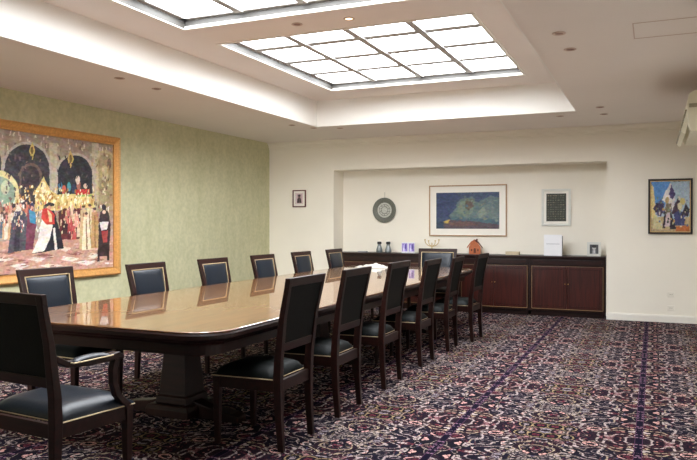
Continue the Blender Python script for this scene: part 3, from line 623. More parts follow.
([(830,435),(828,430),(824,426),(818,424),(813,425),(809,429),(807,434),(809,439),(813,443),(818,445),(824,444),(828,440)],(90,64,50)),
([(910,447),(939,482),(968,449),(982,343),(972,93),(895,92),(901,343)],(58,40,46)),
([(951,487),(949,475),(944,466),(936,462),(930,465),(924,474),(923,486),(924,499),(930,508),(937,512),(944,509),(949,500)],(48,42,50)),
([(905,365),(968,371),(958,310),(919,299)],(240,230,226)),
([(919,294),(963,299),(957,205),(929,200)],(176,70,66)),
([(948,449),(947,440),(943,434),(936,432),(930,434),(926,439),(925,448),(926,457),(931,462),(936,465),(943,463),(947,457)],(230,190,170)),
([(895,180),(967,188),(972,53),(957,55),(952,133),(909,124),(905,47),(891,49)],(50,30,30))]
# ================================================================ THE ROOM
TX0, TX1, TY1, TY0 = -4.45, -.873, 9.05, -1.13
floor = struct(MB().box(XL-.2, XR+.2, YN-.2, YB+.6, -.12, 0).build('floor', 'carpet'))
struct(MB().box(XL-.2, XL, YN-.2, YB+.6, 0, 3.6).build('wall_left', 'green_wallpaper'))
# back wall with niche
NX0, NX1, NZ, ND = -4.88, -.612, 2.248, .40
b = MB()
b.box(XL, NX0, YB, YB+.6, 0, H1); b.box(NX1, XR, YB, YB+.6, 0, H1)
b.box(NX0, NX1, YB, YB+.6, NZ, H1); b.box(NX0, NX1, YB+ND, YB+.6, 0, NZ)
struct(b.build('wall_back', 'cream_wall'))
struct(MB().box(XR, XR+.2, YN-.2, YB+.6, 0, 3.6).build('wall_right', 'cream_wall'))
# near wall with two windows
b = MB()
WZ0, WZ1 = .85, 2.45
wins = [(-5.4, -3.4), (-2.6, -.3)]
xs = [XL] + [v for w_ in wins for v in w_] + [XR]
for i in range(0, len(xs), 2): b.box(xs[i], xs[i+1], YN-.2, YN, 0, 3.6)
for x0, x1 in wins: b.box(x0, x1, YN-.2, YN, 0, WZ0); b.box(x0, x1, YN-.2, YN, WZ1, 3.6)
struct(b.build('wall_near', 'cream_wall'))
for i, (x0, x1) in enumerate(wins):
    f = MB().frame(x0, x1, WZ0, WZ1, .06, YN-.12, YN-.06); f.box((x0+x1)/2-.03, (x0+x1)/2+.03, YN-.12, YN-.06, WZ0+.06, WZ1-.06)
    wf = struct(f.build('window_%d' % (i+4), 'trim_white'))
    MB().box(x0+.06, x1-.06, YN-.115, YN-.105, WZ0+.06, WZ1-.06).build('pane', 'window_glow', wf)
# ceiling: soffit ring and raised tray with three skylight openings
b = MB()
b.box(XL, TX0, YN, YB, H1, 3.6); b.box(TX1, XR, YN, YB, H1, 3.6)
b.box(TX0, TX1, TY1, YB, H1, 3.6); b.box(TX0, TX1, YN, TY0, H1, 3.6)
struct(b.build('ceiling', 'ceiling_paint'))
SX0, SX1 = -3.90, -1.41
SKYS = [(5.80, 8.39), (2.63, 5.22)]
t = MB()
TK = 3.30
t.box(TX0, SX0, TY0, TY1, H2, TK); t.box(SX1, TX1, TY0, TY1, H2, TK)
ys = [TY0] + [v for s_ in SKYS[::-1] for v in s_] + [TY1]
for i in range(0, len(ys), 2): t.box(SX0, SX1, ys[i], ys[i+1], H2, TK)
struct(t.build('ceiling_tray', 'ceiling_paint'))
s_ = MB()
s_.box(TX0, TX0+.012, TY0, TY1, H1+.002, H2); s_.box(TX1-.012, TX1, TY0, TY1, H1+.002, H2)
s_.box(TX0+.012, TX1-.012, TY1-.012, TY1, H1+.002, H2); s_.box(TX0+.012, TX1-.012, TY0, TY0+.012, H1+.002, H2)
struct(s_.build('trim_1', 'tray_paint'))
for i, (y0, y1) in enumerate(SKYS):
    lip = MB()                                  # white lip round the opening
    lip.box(SX0-.03, SX0+.002, y0-.03, y1+.03, H2-.008, H2+.004); lip.box(SX1-.002, SX1+.03, y0-.03, y1+.03, H2-.008, H2+.004)
    lip.box(SX0+.002, SX1-.002, y0-.03, y0+.002, H2-.008, H2+.004); lip.box(SX0+.002, SX1-.002, y1-.002, y1+.03, H2-.008, H2+.022)
    w_ = struct(lip.build('window_%d' % (i+1), 'trim_white'))
    bars = MB(); PZ = 3.19
    bars.box(SX0, SX0+.05, y0, y1, PZ+.004, PZ+.02); bars.box(SX1-.05, SX1, y0, y1, PZ+.004, PZ+.02)
    bars.box(SX0, SX1, y0, y0+.05, PZ+.004, PZ+.02); bars.box(SX0, SX1, y1-.05, y1, PZ+.004, PZ+.02)
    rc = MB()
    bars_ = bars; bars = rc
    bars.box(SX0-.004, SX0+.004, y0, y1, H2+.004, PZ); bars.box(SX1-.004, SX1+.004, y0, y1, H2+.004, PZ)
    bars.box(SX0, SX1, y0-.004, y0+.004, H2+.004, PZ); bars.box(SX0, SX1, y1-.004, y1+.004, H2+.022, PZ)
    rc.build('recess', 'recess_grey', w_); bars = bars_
    for k in range(1, 4):
        xx = SX0+(SX1-SX0)*k/4; bars.box(xx-.035, xx+.035, y0+.05, y1-.05, PZ-.012, PZ+.02)
        yy = y0+(y1-y0)*k/4; bars.box(SX0+.05, SX1-.05, yy-.055, yy+.055, PZ+.008, PZ+.02)
    bars.build('glazing_bar', 'bar_grey', w_)
    MB().box(SX0+.01, SX1-.01, y0+.01, y1-.01, PZ+.021, PZ+.03).build('pane', 'skylight_glow', w_)
# crown mouldings and baseboards
def crown(x0, x1, y, name):
    prof = [(0, 0), (-.075, 0), (-.075, -.018), (-.05, -.028), (-.03, -.055), (-.03, -.075), (-.014, -.085), (-.014, -.11), (0, -.115)]
    m = MB(); m.loft([[(x, y+a, H1+bz) for a, bz in prof] for x in (x0, x1)]); return struct(m.build(name, 'cream_wall'))
crown(XL, XR, YB, 'trim_2')
def skirt(name, x0, x1, y0, y1, ax):
    m = MB(); m.box(x0, x1, y0, y1, 0, .085)
    if ax == 'b': m.box(x0, x1, y0+.006, y1, .085, .10)
    elif ax == 'l': m.box(x0, x1-.006, y0, y1, .085, .10)
    else: m.box(x0+.006, x1, y0, y1, .085, .10)
    return struct(m.build(name, 'trim_white'))
m = MB(); m.box(XL, NX0-.004, YB-.016, YB, 0, .085); m.box(XL, NX0-.004, YB-.01, YB, .085, .10)
m.box(NX1+.004, XR, YB-.016, YB, 0, .085); m.box(NX1+.004, XR, YB-.01, YB, .085, .10)
struct(m.build('baseboard_back', 'trim_white'))
skirt('baseboard_left', XL, XL+.016, YN, YB-.016, 'l'); skirt('baseboard_right', XR-.016, XR, YN, YB-.016, 'r')

# ceiling downlights and hatch
def downlight(x, y, z, label, lit=False, grp=None):
    t = thing('downlight', label, 'ceiling light', (x, y, z), 0, grp)
    MB().lathe([(.046, 0), (.05, -.003), (.046, -.007), (.034, -.006), (.032, 0)], 20).build('rim', 'spot_rim', t, smooth=True)
    MB().lathe([(.033, -.001), (.030, -.004), (.001, -.004)], 16).build('lens', 'lamp_glow' if lit else 'spot_dark', t)
    return t
for x, y, l in [(-4.671, 5.249, 'nearer of the two small downlights over the large gilt painting'),
                (-4.685, 5.808, 'farther of the two small downlights over the large gilt painting'),
                (-4.669, 8.716, 'small downlight in the left soffit just before the far corner of the tray'),
                (-4.52, 9.10, 'small downlight at the far left corner of the ceiling tray'),
                (-4.177, 9.268, 'small downlight above the far wall, beyond the tray and right of its left corner'),
                (-1.11, 9.37, 'small downlight above the far wall, under the far right end of the tray edge'),
                (-.636, 5.292, 'nearer downlight of the pair right of the ceiling tray'),
                (-.613, 5.811, 'farther downlight of the pair right of the ceiling tray'),
                (-.589, 8.838, 'nearer downlight of the far pair above the right end of the niche'),
                (-.58, 9.422, 'farthest downlight of the pair above the right end of the niche')]:
    downlight(x, y, H1, l)
downlight(-2.403, 5.52, H2, 'lit downlight between the two skylights', True)
downlight(-2.889, 5.488, H2, 'unlit downlight between the two skylights, left of the lit one')
m = MB()
hx0, hx1, hy0, hy1 = -.14, .42, 5.24, 5.68
m.box(hx0, hx1, hy0, hy0+.008, H1-.003, H1); m.box(hx0, hx1, hy1-.008, hy1, H1-.003, H1)
m.box(hx0, hx0+.008, hy0, hy1, H1-.003, H1); m.box(hx1-.008, hx1, hy0, hy1, H1-.003, H1)
struct(m.build('trim_3', 'spot_rim'))

# ================================================================ THE TABLE
TBX0, TBX1, TBY0, TBY1, TZ = -3.98, -2.18, 3.159, 9.30, .76
def rrect(x0, x1, y0, y1, r, n=8):
    pts = []
    for cx, cy, a0 in ((x1-r, y1-r, 0), (x0+r, y1-r, 90), (x0+r, y0+r, 180), (x1-r, y0+r, 270)):
        for i in range(n+1):
            a = math.radians(a0+90*i/n); pts.append((cx+r*math.cos(a), cy+r*math.sin(a)))
    return pts
tcx, tcy = (TBX0+TBX1)/2, (TBY0+TBY1)/2
tb = thing('conference_table', 'long polished golden brown table with rounded corners and dark pedestals', 'table', (tcx, tcy, 0))
hw, hl = (TBX1-TBX0)/2, (TBY1-TBY0)/2
R_ = .24
m = MB(); m.loft([[(x, y, z) for x, y in rrect(-hw+i, hw-i, -hl+i, hl-i, R_-i)] for i, z in ((.012, TZ-.012), (.008, TZ-.003), (.012, TZ))])
m.build('tabletop', 'table_wood', tb)
m = MB(); m.loft([[(x, y, z) for x, y in rrect(-hw+i, hw-i, -hl+i, hl-i, R_-i)] for i, z in ((.06, TZ-.085), (.045, TZ-.07), (.03, TZ-.062), (.012, TZ-.055), (0, TZ-.042), (0, TZ-.022), (.008, TZ-.012))])
m.build('edge_moulding', 'mahogany', tb)
m = MB()
o_ = rrect(-hw+.10, hw-.10, -hl+.10, hl-.10, .16); i_ = rrect(-hw+.13, hw-.13, -hl+.13, hl-.13, .13)
m.loft([[(x, y, TZ-.085) for x, y in o_], [(x, y, TZ-.15) for x, y in o_], [(x, y, TZ-.15) for x, y in i_], [(x, y, TZ-.085) for x, y in i_]], cap=False)
m.build('apron', 'mahogany', tb)
for k, py in enumerate((-hl+.93, 0, hl-.93)):
    pd = MB()
    rings = []
    for z, a, bb in ((.10, .132, .132), (.15, .128, .128), (.16, .114, .114), (.40, .096, .096), (.60, .080, .080), (.62, .105, .105), (TZ-.085, .105, .105)):
        rings.append([(x, py+y, z) for x, y in ((-a, -bb), (a, -bb), (a, bb), (-a, bb))])
    pd.loft(rings); ped = pd.build('pedestal', 'mahogany_dark', tb, bevel=.008)
    bs = MB(); bs.loft([[(x*s, py+y*s, z) for x, y in ((-.18, -.18), (.18, -.18), (.18, .18), (-.18, .18))] for z, s in ((0.02, 1), (.07, 1), (.10, .92))])
    bs.build('plinth', 'mahogany_dark', ped, bevel=.006)
    for ax, ay in ((-1, 0), (1, 0)):
        ft = MB(); L1 = .50
        prof = [(.13, .0), (L1-.10, .0), (L1, .0), (L1, .04), (L1-.05, .06), (.26, .085), (.13, .12)]
        ft.prism([(ax*u, v) for u, v in prof], py-.055, py+.055, 'y'); ft.build('foot', 'mahogany_dark', ped, bevel=.006)

# cloth on the table
cl = MB(); n1, n2 = 22, 10
rs = random.Random(3)
top = []
def chh(u, v):
    e = (1-abs(u)**3)*(1-abs(v)**3)
    return max(.004, e*(.036+.014*math.sin(5*u+1)+.012*math.sin(9*v+u*4)+.006*math.sin(17*u)))
rings = []
for j in range(n2+1):
    v = -1+2*j/n2
    rings.append([(u*.24*(1-.15*v*v)+.02*math.sin(4*v), v*.14*(1-.2*u*u), chh(u, v)) for u in [-1+2*i/n1 for i in range(n1+1)]])
vs = [[cl.bm.verts.new(p) for p in r] for r in rings]
lo = [[cl.bm.verts.new((p.co.x, p.co.y, .001)) for p in r] for r in vs]
for j in range(n2):
    for i in range(n1):
        cl.bm.faces.new((vs[j][i], vs[j][i+1], vs[j+1][i+1], vs[j+1][i])); cl.bm.faces.new((lo[j][i], lo[j+1][i], lo[j+1][i+1], lo[j][i+1]))
for i in range(n1):
    cl.bm.faces.new((vs[0][i], lo[0][i], lo[0][i+1], vs[0][i+1])); cl.bm.faces.new((vs[n2][i], vs[n2][i+1], lo[n2][i+1], lo[n2][i]))
for j in range(n2):
    cl.bm.faces.new((vs[j][0], vs[j+1][0], lo[j+1][0], lo[j][0])); cl.bm.faces.new((vs[j][n1], lo[j][n1], lo[j+1][n1], vs[j+1][n1]))
o = cl.build('folded_cloth', 'cloth_white', smooth=True); o.location = (-3.50, 8.86, TZ+.001)
tag(o, 'crumpled white cloth lying on the far end of the long table', 'cloth')

# ================================================================ CHAIRS
def make_chair(arms=False):
    ZT = 1.04
    t = thing('armchair' if arms else 'dining_chair', 'x', 'chair')
    wt, wb, ws = (.265, .25, .25) if arms else (.238, .205, .21)      # half spacing of posts: top, foot, seat
    wf = .27 if arms else .222                                        # front legs
    yr, yf = -.22, .205
    for s in (-1, 1):
        MB().post([(s*wb, yr-.015, 0), (s*(wb+ws)/2, yr+.0, .22), (s*ws, yr+.005, .42), (s*(ws+.004), yr-.002, .55), (s*(ws+wt)/2, yr-.035, .8), (s*wt, yr-.085, ZT-.01)],
                  [.034, .040, .046, .046, .042, .040], [.038, .044, .050, .046, .036, .030]).build('leg', 'mahogany', t, bevel=.004)
        MB().post([(s*wf, yf, 0), (s*wf, yf, .03), (s*wf, yf, .36), (s*wf, yf, .42)], [.030, .032, .044, .046]).build('leg', 'mahogany', t, bevel=.004)
    # seat rail
    m = MB()
    m.post([(0, yf, .355), (0, yf, .425)], 2*wf-.03, .026)
    m.post([(0, yr+.005, .355), (0, yr+.005, .425)], 2*ws-.03, .026)
    for s in (-1, 1):
        a, b_ = (s*ws, yr+.02), (s*wf, yf-.02)
        m.loft([[(a[0]-.013, a[1], .355), (a[0]+.013, a[1], .355), (a[0]+.013, a[1], .425), (a[0]-.013, a[1], .425)],
                [(b_[0]-.013, b_[1], .355), (b_[0]+.013, b_[1], .355), (b_[0]+.013, b_[1], .425), (b_[0]-.013, b_[1], .425)]])
    m.build('seat_rail', 'mahogany', t, bevel=.003)
    # seat cushion: domed grid over a trapezoid
    m = MB(); n = 12; rings = []
    def outl(u, v, g=0):
        y = yr+.03 + (yf+.028+g-(yr+.03))*(v+1)/2; hwid = ws+.008+g + (wf+.020-ws-.008)*(v+1)/2
        return u*hwid, y
    for j in range(n+1):
        v = -1+2*j/n; r = []
        for i in range(n+1):
            u = -1+2*i/n; x, y = outl(u, v)
            z = .438 + .062*((1-abs(u)**4)*(1-abs(v)**4))**.5
            r.append(m.bm.verts.new((x, y, z)))
        rings.append(r)
    lo = [[m.bm.verts.new((p.co.x, p.co.y, .422)) for p in r] for r in rings]
    for j in range(n):
        for i in range(n):
            m.bm.faces.new((rings[j][i], rings[j][i+1], rings[j+1][i+1], rings[j+1][i])); m.bm.faces.new((lo[j][i], lo[j+1][i], lo[j+1][i+1], lo[j][i+1]))
    for i in range(n):
        for a, b_ in ((rings[0], lo[0]), (rings[n], lo[n])): m.bm.faces.new((a[i], b_[i], b_[i+1], a[i+1]))
        m.bm.faces.new((rings[i][0], rings[i+1][0], lo[i+1][0], lo[i][0])); m.bm.faces.new((rings[i][n], rings[i+1][n], lo[i+1][n], lo[i][n]))
    seat = m.build('seat', 'navy_leather' if arms else 'dark_leather', t, smooth=True)
    # brass nail line round the seat
    def nails(path, parent, r=.0045, step=.016, flat=None):
        m = MB(); 
        for a, b_ in zip(path, path[1:]):
            a, b_ = Vector(a), Vector(b_); L_ = (b_-a).length; k = max(1, int(L_/step))
            d = (b_-a).normalized()
            # braid
            side = d.cross(Vector((0, 0, 1))).normalized() if abs(d.z) < .9 else Vector((0, 1, 0))
            m.tube([a, b_], r*.95, 5)
            for i in range(k):
                p = a + (b_-a)*((i+.5)/k)
                bmesh.ops.create_icosphere(m.bm, subdivisions=1, radius=r, matrix=Matrix.Translation(p))
        return m.build('nail_trim', 'nail_brass', parent)
    c4 = [outl(u, v, .003) for u, v in ((-1, -1), (-1, 1), (1, 1), (1, -1), (-1, -1))]
    nails([(x, y, .428) for x, y in c4], seat, r=.0036, step=.03)
    # back: rails + upholstered panel
    def yb(z): 
        return np.interp(z, [.42, .55, .8, 1.03], [yr+.005, yr-.002, yr-.035, yr-.085])
    def xb(z): return np.interp(z, [.55, 1.03], [ws+.004, wt])
    for z0, z1, d in ((.595, .645, .028), (ZT-.052, ZT, .030)):
        m = MB(); rings = []
        for s in (-1, 1):
            e = .022 if z1 >= ZT else -.01
            rings.append([(s*(xb(z0)+e), yb(z0)-d/2, z0), (s*(xb(z0)+e), yb(z0)+d/2, z0), (s*(xb(z1)+e), yb(z1)+d/2, z1), (s*(xb(z1)+e), yb(z1)-d/2, z1)])
        m.loft(rings); m.build('top_rail' if z1 >= ZT else 'lower_rail', 'mahogany', t, bevel=.004)
    for side, nm, mt in ((1, 'back_pad', 'navy_leather'), (-1, 'rear_panel', 'dark_leather')):
        m = MB(); nz_, nx_ = 10, 8; g = []
        z0, z1 = .638, ZT-.046
        for j in range(nz_+1):
            z = z0+(z1-z0)*j/nz_; r = []
            for i in range(nx_+1):
                u = -1+2*i/nx_; v = -1+2*j/nz_
                bul = .016*((1-abs(u)**4)*(1-abs(v)**4))**.5 + .006 if side > 0 else .008
                r.append(m.bm.verts.new((u*(xb(z)-.017), yb(z)+side*bul, z)))
            g.append(r)
        lo = [[m.bm.verts.new((p.co.x, yb(p.co.z), p.co.z)) for p in r] for r in g]
        for j in range(nz_):
            for i in range(nx_):
                m.bm.faces.new((g[j][i], g[j][i+1], g[j+1][i+1], g[j+1][i])); m.bm.faces.new((lo[j][i], lo[j+1][i], lo[j+1][i+1], lo[j][i+1]))
        for i in range(nx_):
            for k in (0, nz_): m.bm.faces.new((g[k][i], lo[k][i], lo[k][i+1], g[k][i+1]))
        for j in range(nz_):
            for k in (0, nx_): m.bm.faces.new((g[j][k], g[j+1][k], lo[j+1][k], lo[j][k]))
        pad = m.build(nm, mt, t, smooth=(side > 0))
        if side > 0:
            # pale piped border with nails
            zz0, zz1 = z0+.010, z1-.010; off = .012
            pth = [(-(xb(zz0)-.026), yb(zz0)+off, zz0), (-(xb(zz1)-.026), yb(zz1)+off, zz1), ((xb(zz1)-.026), yb(zz1)+off, zz1), ((xb(zz0)-.026), yb(zz0)+off, zz0), (-(xb(zz0)-.026), yb(zz0)+off, zz0)]
            nails(pth, pad, r=.0062, step=.022)
    if arms:
        for s in (-1, 1):
            m = MB()
            pts = [(s*.262, yr-.012, .735), (s*.268, yr+.05, .70), (s*.275, -.06, .69), (s*.28, .06, .693), (s*.282, .12, .70), (s*.282, .16, .685)]
            m.post2 = None
            rings = []
            for k, (x, y, z) in enumerate(pts):
                a = (.016, .020, .024, .026, .026, .020)[k]; hh = (.018, .016, .015, .016, .017, .012)[k]
                rings.append([(x-a, y, z-hh), (x+a, y, z-hh), (x+a, y, z+hh), (x-a, y, z+hh)])
            m.loft(rings); arm = m.build('armrest', 'mahogany', t, bevel=.006)
            m = MB(); rings = []
            for k in range(9):
                y = -.16+.24*k/8; q = math.sin(PI*k/8)**.4 if 0 < k < 8 else .15
                rings.append([(s*.278+.030*math.cos(a), y, .704+.026*q*max(0, math.sin(a))) for a in [PI*i/8 for i in range(9)]])
            m.loft(rings); m.build('arm_pad', 'navy_leather', arm, smooth=True)
            nails([(s*.278+dx, yy, .706) for dx, yy in ((-.031, -.16), (-.031, .08), (.031, .08), (.031, -.16), (-.031, -.16))], arm, r=.0036, step=.02)
            m = MB()
            sp = [(s*.278, .125, .69), (s*.276, .105, .63), (s*.274, .108, .56), (s*.272, .135, .49), (s*.27, .185, .44), (s*.27, .205, .41)]
            rings = []
            for k, (x, y, z) in enumerate(sp):
                a = (.020, .018, .017, .019, .024, .022)[k]
                rings.append([(x-a, y-a, z), (x+a, y-a, z), (x+a, y+a, z), (x-a, y+a, z)])
            m.loft(rings); m.build('arm_support', 'mahogany', t, bevel=.004)
    return t
proto = make_chair(False); used = [False]
def place(x, y, rz, label, sz=1.0, group=None, sx=1.0):
    o = proto if not used[0] else copy_tree(proto)
    used[0] = True
    o.location = (x, y, 0); o.rotation_euler = (0, 0, rz); o.scale = (sx, 1, sz)
    return tag(o, label, 'chair', group)
GR = 'side chairs along the right side of the table'; GL = 'side chairs along the window-less green wall'
GL = 'side chairs along the green wall side of the table'
rlab = ['dark chair on the right side of the table, nearest to the camera, back turned',
        'dark chair on the right side, second from the camera, behind the nearest one',
        'dark chair on the right side, third from the camera, middle of the row',
        'dark chair on the right side, fourth from the camera, in front of the far armchair',
        'dark chair on the right side, fifth from the camera, second from the far end',
        'dark chair on the right side, farthest of its row, pulled out before the sideboard']
for (x, y, sz, a), l in zip([(-2.26, 3.84, 1.0, 0), (-2.26, 4.65, 1.0, 0), (-2.26, 5.57, 1.0, 0), (-2.26, 6.55, .975, 0), (-2.24, 7.42, .96, 2), (-2.13, 8.12, .97, -2)], rlab):
    place(x, y, math.radians(90+a), l, sz, GR, .95)
llab = ['dark leather chair below the large painting, nearest of the wall-side row',
        'dark leather chair by the green wall, just right of the large painting',
        'dark leather chair by the green wall, third in its row from the camera',
        'dark leather chair by the green wall, fourth in its row, before the wall corner',
        'dark leather chair on the far left side, fifth in its row, under the small portrait',
        'dark leather chair on the far left side, last in its row beside the niche corner']
for (y, sz), l in zip([(3.93, .985), (5.07, .965), (6.12, .960), (7.13, .957), (8.11, .957), (9.13, .957)], llab):
    place(-3.91, y, math.radians(-90), l, sz, GL, 1.0)
near = make_chair(True); near.location = (-2.775, 2.664, 0); near.rotation_euler = (0, 0, math.radians(-5))
tag(near, 'dark leather armchair at the near head of the table, back turned', 'armchair')
far = copy_tree(near); far.location = (-2.87, 9.52, 0); far.rotation_euler = (0, 0, PI); far.scale = (1, 1, .96)
tag(far, 'dark leather armchair facing us at the far head of the table', 'armchair')

# ================================================================ SIDEBOARD
SF, SB_, ST = YB-.005, YB+ND-.002, .855       # front, back, underside of worktop
units = 4; uw = (NX1-NX0-.02)/units
def cabinet(label):
    t = thing('sideboard_cabinet', label, 'cabinet', (0, 0, 0), 0, 'sideboard cabinets in the niche')
    d = SB_-SF-.02
    m = MB()
    m.box(.0, uw, .02, d, .075, ST); m.box(.02, uw-.02, .04, d, 0, .075)
    for x in (.0, uw-.035): m.box(x, x+.035, .005, .02, .075, ST)
    m.box(.035, uw-.035, .005, .02, .075, .11); m.box(.035, uw-.035, .005, .02, ST-.12, ST)
    m.build('body', 'mahogany_dark', t, bevel=.002)
    MB().box(.05, uw-.05, -.002, .006, ST-.10, ST-.025).build('frieze', 'mahogany', t, bevel=.003)
    for k in range(2):
        x0 = .04+k*(uw-.08)/2; x1 = x0+(uw-.08)/2-.004
        dr = MB().box(x0, x1, .0, .018, .115, ST-.125).build('door', 'mahogany_red', t, bevel=.002)
        MB().frame(x0+.035, x1-.035, .15, ST-.16, .006, -.003, .001).build('moulding', 'mahogany', dr)
        kx = x1-.02 if k == 0 else x0+.02
        h = MB(); h.lathe([(.004, 0), (.004, .012), (.009, .016), (.009, .022), (.002, .026)], 10); 
        ho = h.build('knob', 'brass', dr, smooth=True); ho.rotation_euler = (PI/2, 0, 0); ho.location = (kx, 0, .48)
    g = MB(); g.box(.036, uw-.036, -.004, .004, ST-.121, ST-.118); g.box(.036, uw-.036, -.004, .004, .106, .113)
    g.box(.030, .035, -.004, .006, .11, ST-.12); g.box(uw-.035, uw-.030, -.004, .006, .11, ST-.12)
    g.build('gilt_line', 'gilt_dull', t)
    return t
cabl = ['dark mahogany cabinet at the left end of the sideboard, behind the left-hand chairs',
        'dark mahogany cabinet second from the left in the sideboard, behind the table end',
        'dark mahogany cabinet second from the right, behind the pulled-out last chair',
        'dark mahogany cabinet at the right end of the sideboard, fully in view']
c0 = cabinet(cabl[0])
for i in range(4):
    c_ = c0 if i == 0 else copy_tree(c0)
    c_.location = (NX0+.01+i*uw, SF+.012, 0); c_['label'] = cabl[i]
m = MB(); m.box(NX0+.004, NX1-.004, SF-.012, SB_, ST, ST+.03)
tag(m.build('worktop', 'mahogany', bevel=.005), 'continuous dark mahogany top of the sideboard filling the niche', 'worktop')
WT = ST+.031

# ---------------------------------------------------------------- things on the sideboard
def pix(o, x, y, z=0, rz=0): o.location = (x, y, z); o.rotation_euler = (0, 0, rz); return o
# carafes
def carafe(x, y, label):
    t = thing('carafe', label, 'carafe', (x, y, WT), 0, 'glass carafes on the sideboard')
    MB().lathe([(.045, 0), (.052, .01), (.052, .05), (.035, .10), (.026, .125), (.03, .135), (.03, .14)], 18).build('body', 'glass_smoke', t, smooth=True)
    MB().lathe([(.032, .138), (.036, .142), (.036, .172), (.03, .178), (.004, .180)], 18).build('lid', 'black_lid', t, smooth=True)
carafe(-4.13, 10.74, 'left of the two black-lidded glass carafes on the sideboard')
carafe(-3.975, 10.74, 'right of the two black-lidded glass carafes, nearer the lilac cards')
# grey booklet
m = MB(); m.box(-.075, .075, -.05, .05, 0, .012); m.box(-.07, .07, -.045, .045, .012, .018)
o = m.build('booklet', 'paper_grey', bevel=.002); pix(o, -4.42, 10.72, WT); tag(o, 'small grey booklet lying flat at the left end of the sideboard', 'booklet')
# lilac cards
for k, (x, l) in enumerate(((-3.69, 'left of two small lilac and white greeting cards standing on the sideboard'), (-3.575, 'right of two small lilac and white greeting cards standing on the sideboard'))):
    t = thing('greeting_card', l, 'card', (x, 10.74, WT), 0, 'lilac greeting cards')
    its = [(rect(0, 1, 0, 1), (226, 218, 246)), (rect(.08, .92, .10, .94), (140, 122, 196)), (ell(.45, .5, .22, .38), (196, 184, 240)), (ell(.62, .6, .14, .3), (84, 70, 150)), (ell(.3, .3, .12, .2), (228, 222, 248)), (rect(.1, .9, .02, .1), (240, 236, 250))]
    o = MB().box(-.055, .055, 0, .004, 0, .17).build('card', 'paper_white', t); 
    p_ = painting('print', .10, .15, 24, 32, its, t, seed=k+3, jitter=14); p_.location = (-.05, -.003, .01)
    o = MB().box(-.02, .02, .004, .05, 0, .10).build('stand', 'paper_white', t)
# candelabrum
t = thing('candelabrum', 'pale gold candelabrum with curling arms behind the far armchair', 'candelabrum', (-3.24, 10.76, WT))
MB().lathe([(.055, 0), (.055, .008), (.02, .016), (.012, .03), (.01, .08), (.014, .085), (.008, .09), (.007, .16), (.012, .165), (.003, .17)], 16).build('stem', 'pale_gold', t, smooth=True)
for s in (-1, 1):
    for r_, zt in ((.055, .19), (.115, .205)):
        pts = [(s*r_*math.sin(a), 0, zt-.075*(1 if r_ < .1 else 1.25)*math.cos(a)*1) for a in [PI/2*i/8 for i in range(9)]]
        arm = MB().tube(pts, .006).build('arm', 'pale_gold', t, smooth=True)
        MB().lathe([(.005, 0), (.013, .004), (.014, .016), (.010, .018)], 12, (s*r_, 0, zt)).build('candle_cup', 'pale_gold', arm, smooth=True)
# terracotta house
t = thing('model_house', 'small terracotta model house with a steep roof on the sideboard', 'ornament', (-2.545, 10.74, WT), .25)
MB().prism([(-.085, 0), (.085, 0), (.09, .11), (.05, .17), (0, .205), (-.05, .17), (-.09, .11)], -.055, .055, 'y').build('walls', 'terracotta', t, bevel=.004)
for s in (-1, 1):
    m = MB(); m.prism([(s*.120, .090), (s*.118, .110), (s*.058, .194), (0, .230), (0, .206), (s*.05, .172)], -.068, .068, 'y'); m.build('roof', 'terracotta_dark' if s > 0 else 'terracotta', t, bevel=.003)
MB().prism([(-.018, .02), (.018, .02), (.018, .08), (.008, .095), (-.008, .095), (-.018, .08)], -.058, -.05, 'y').build('doorway', 'terracotta_dark', t)
for s in (-1, 1): MB().box(s*.048-.012, s*.048+.012, -.058, -.05, .05, .08).build('window', 'terracotta_dark', t)
MB().box(.02, .045, -.02, .01, .17, .24).build('chimney', 'terracotta_dark', t, bevel=.002)
# beige box
m = MB(); m.box(-.10, .10, -.05, .05, 0, .038); m.box(-.103, .103, -.053, .053, .038, .05)
o = m.build('flat_box', 'beige_card', bevel=.003); pix(o, -1.96, 10.74, WT); tag(o, 'low beige box lying on the sideboard right of the model house', 'box')
# white folded brochure stand
t = thing('display_folder', 'tall white folded display folder standing on the sideboard', 'folder', (-1.36, 10.74, WT), -.08)
m = MB(); m.prism([(-.13, -.05), (.13, -.05), (.13, -.04), (-.13, -.04)], 0, .31); m.build('front_board', 'paper_white', t)
m = MB(); m.prism([(-.13, -.04), (-.122, -.04), (-.03, .10), (-.04, .10)], 0, .30); m.prism([(.13, -.04), (.122, -.04), (.112, .07), (.120, .07)], 0, .29); m.build('side_board', 'paper_grey', t)  # sides of the white folder coloured grey to give their shade
MB().box(-.095, .10, -.054, -.05, .17, .176).build('printed_line', 'paper_grey', t)
MB().box(-.095, .10, -.053, -.05, .19, .27).build('printed_band', 'lilac_pale' if 'lilac_pale' in MATS else 'paper_white', t)
# small framed photo
t = thing('photo_frame', 'small white photo frame with a dark portrait, right end of the sideboard', 'photo frame', (-.79, 10.74, WT), 0)
MB().frame(-.095, .095, 0, .205, .035, -.012, .004).build('frame', 'silver_frame', t, bevel=.002)
its = [(rect(0, 1, 0, 1), (70, 72, 74)), (ell(.5, .62, .2, .22), (190, 188, 186)), (rect(.3, .7, 0, .4), (150, 152, 156)), (ell(.5, .78, .24, .14), (40, 38, 40)), (rect(.44, .56, .05, .4), (226, 226, 226))]
p_ = painting('photograph', .13, .14, 26, 28, its, t, seed=8, jitter=14); p_.location = (-.065, -.002, .032)
MB().prism([(.0, .15), (.0, .13), (.09, 0), (.10, 0)], -.02, .02, 'x').build('easel', 'black_frame', t)

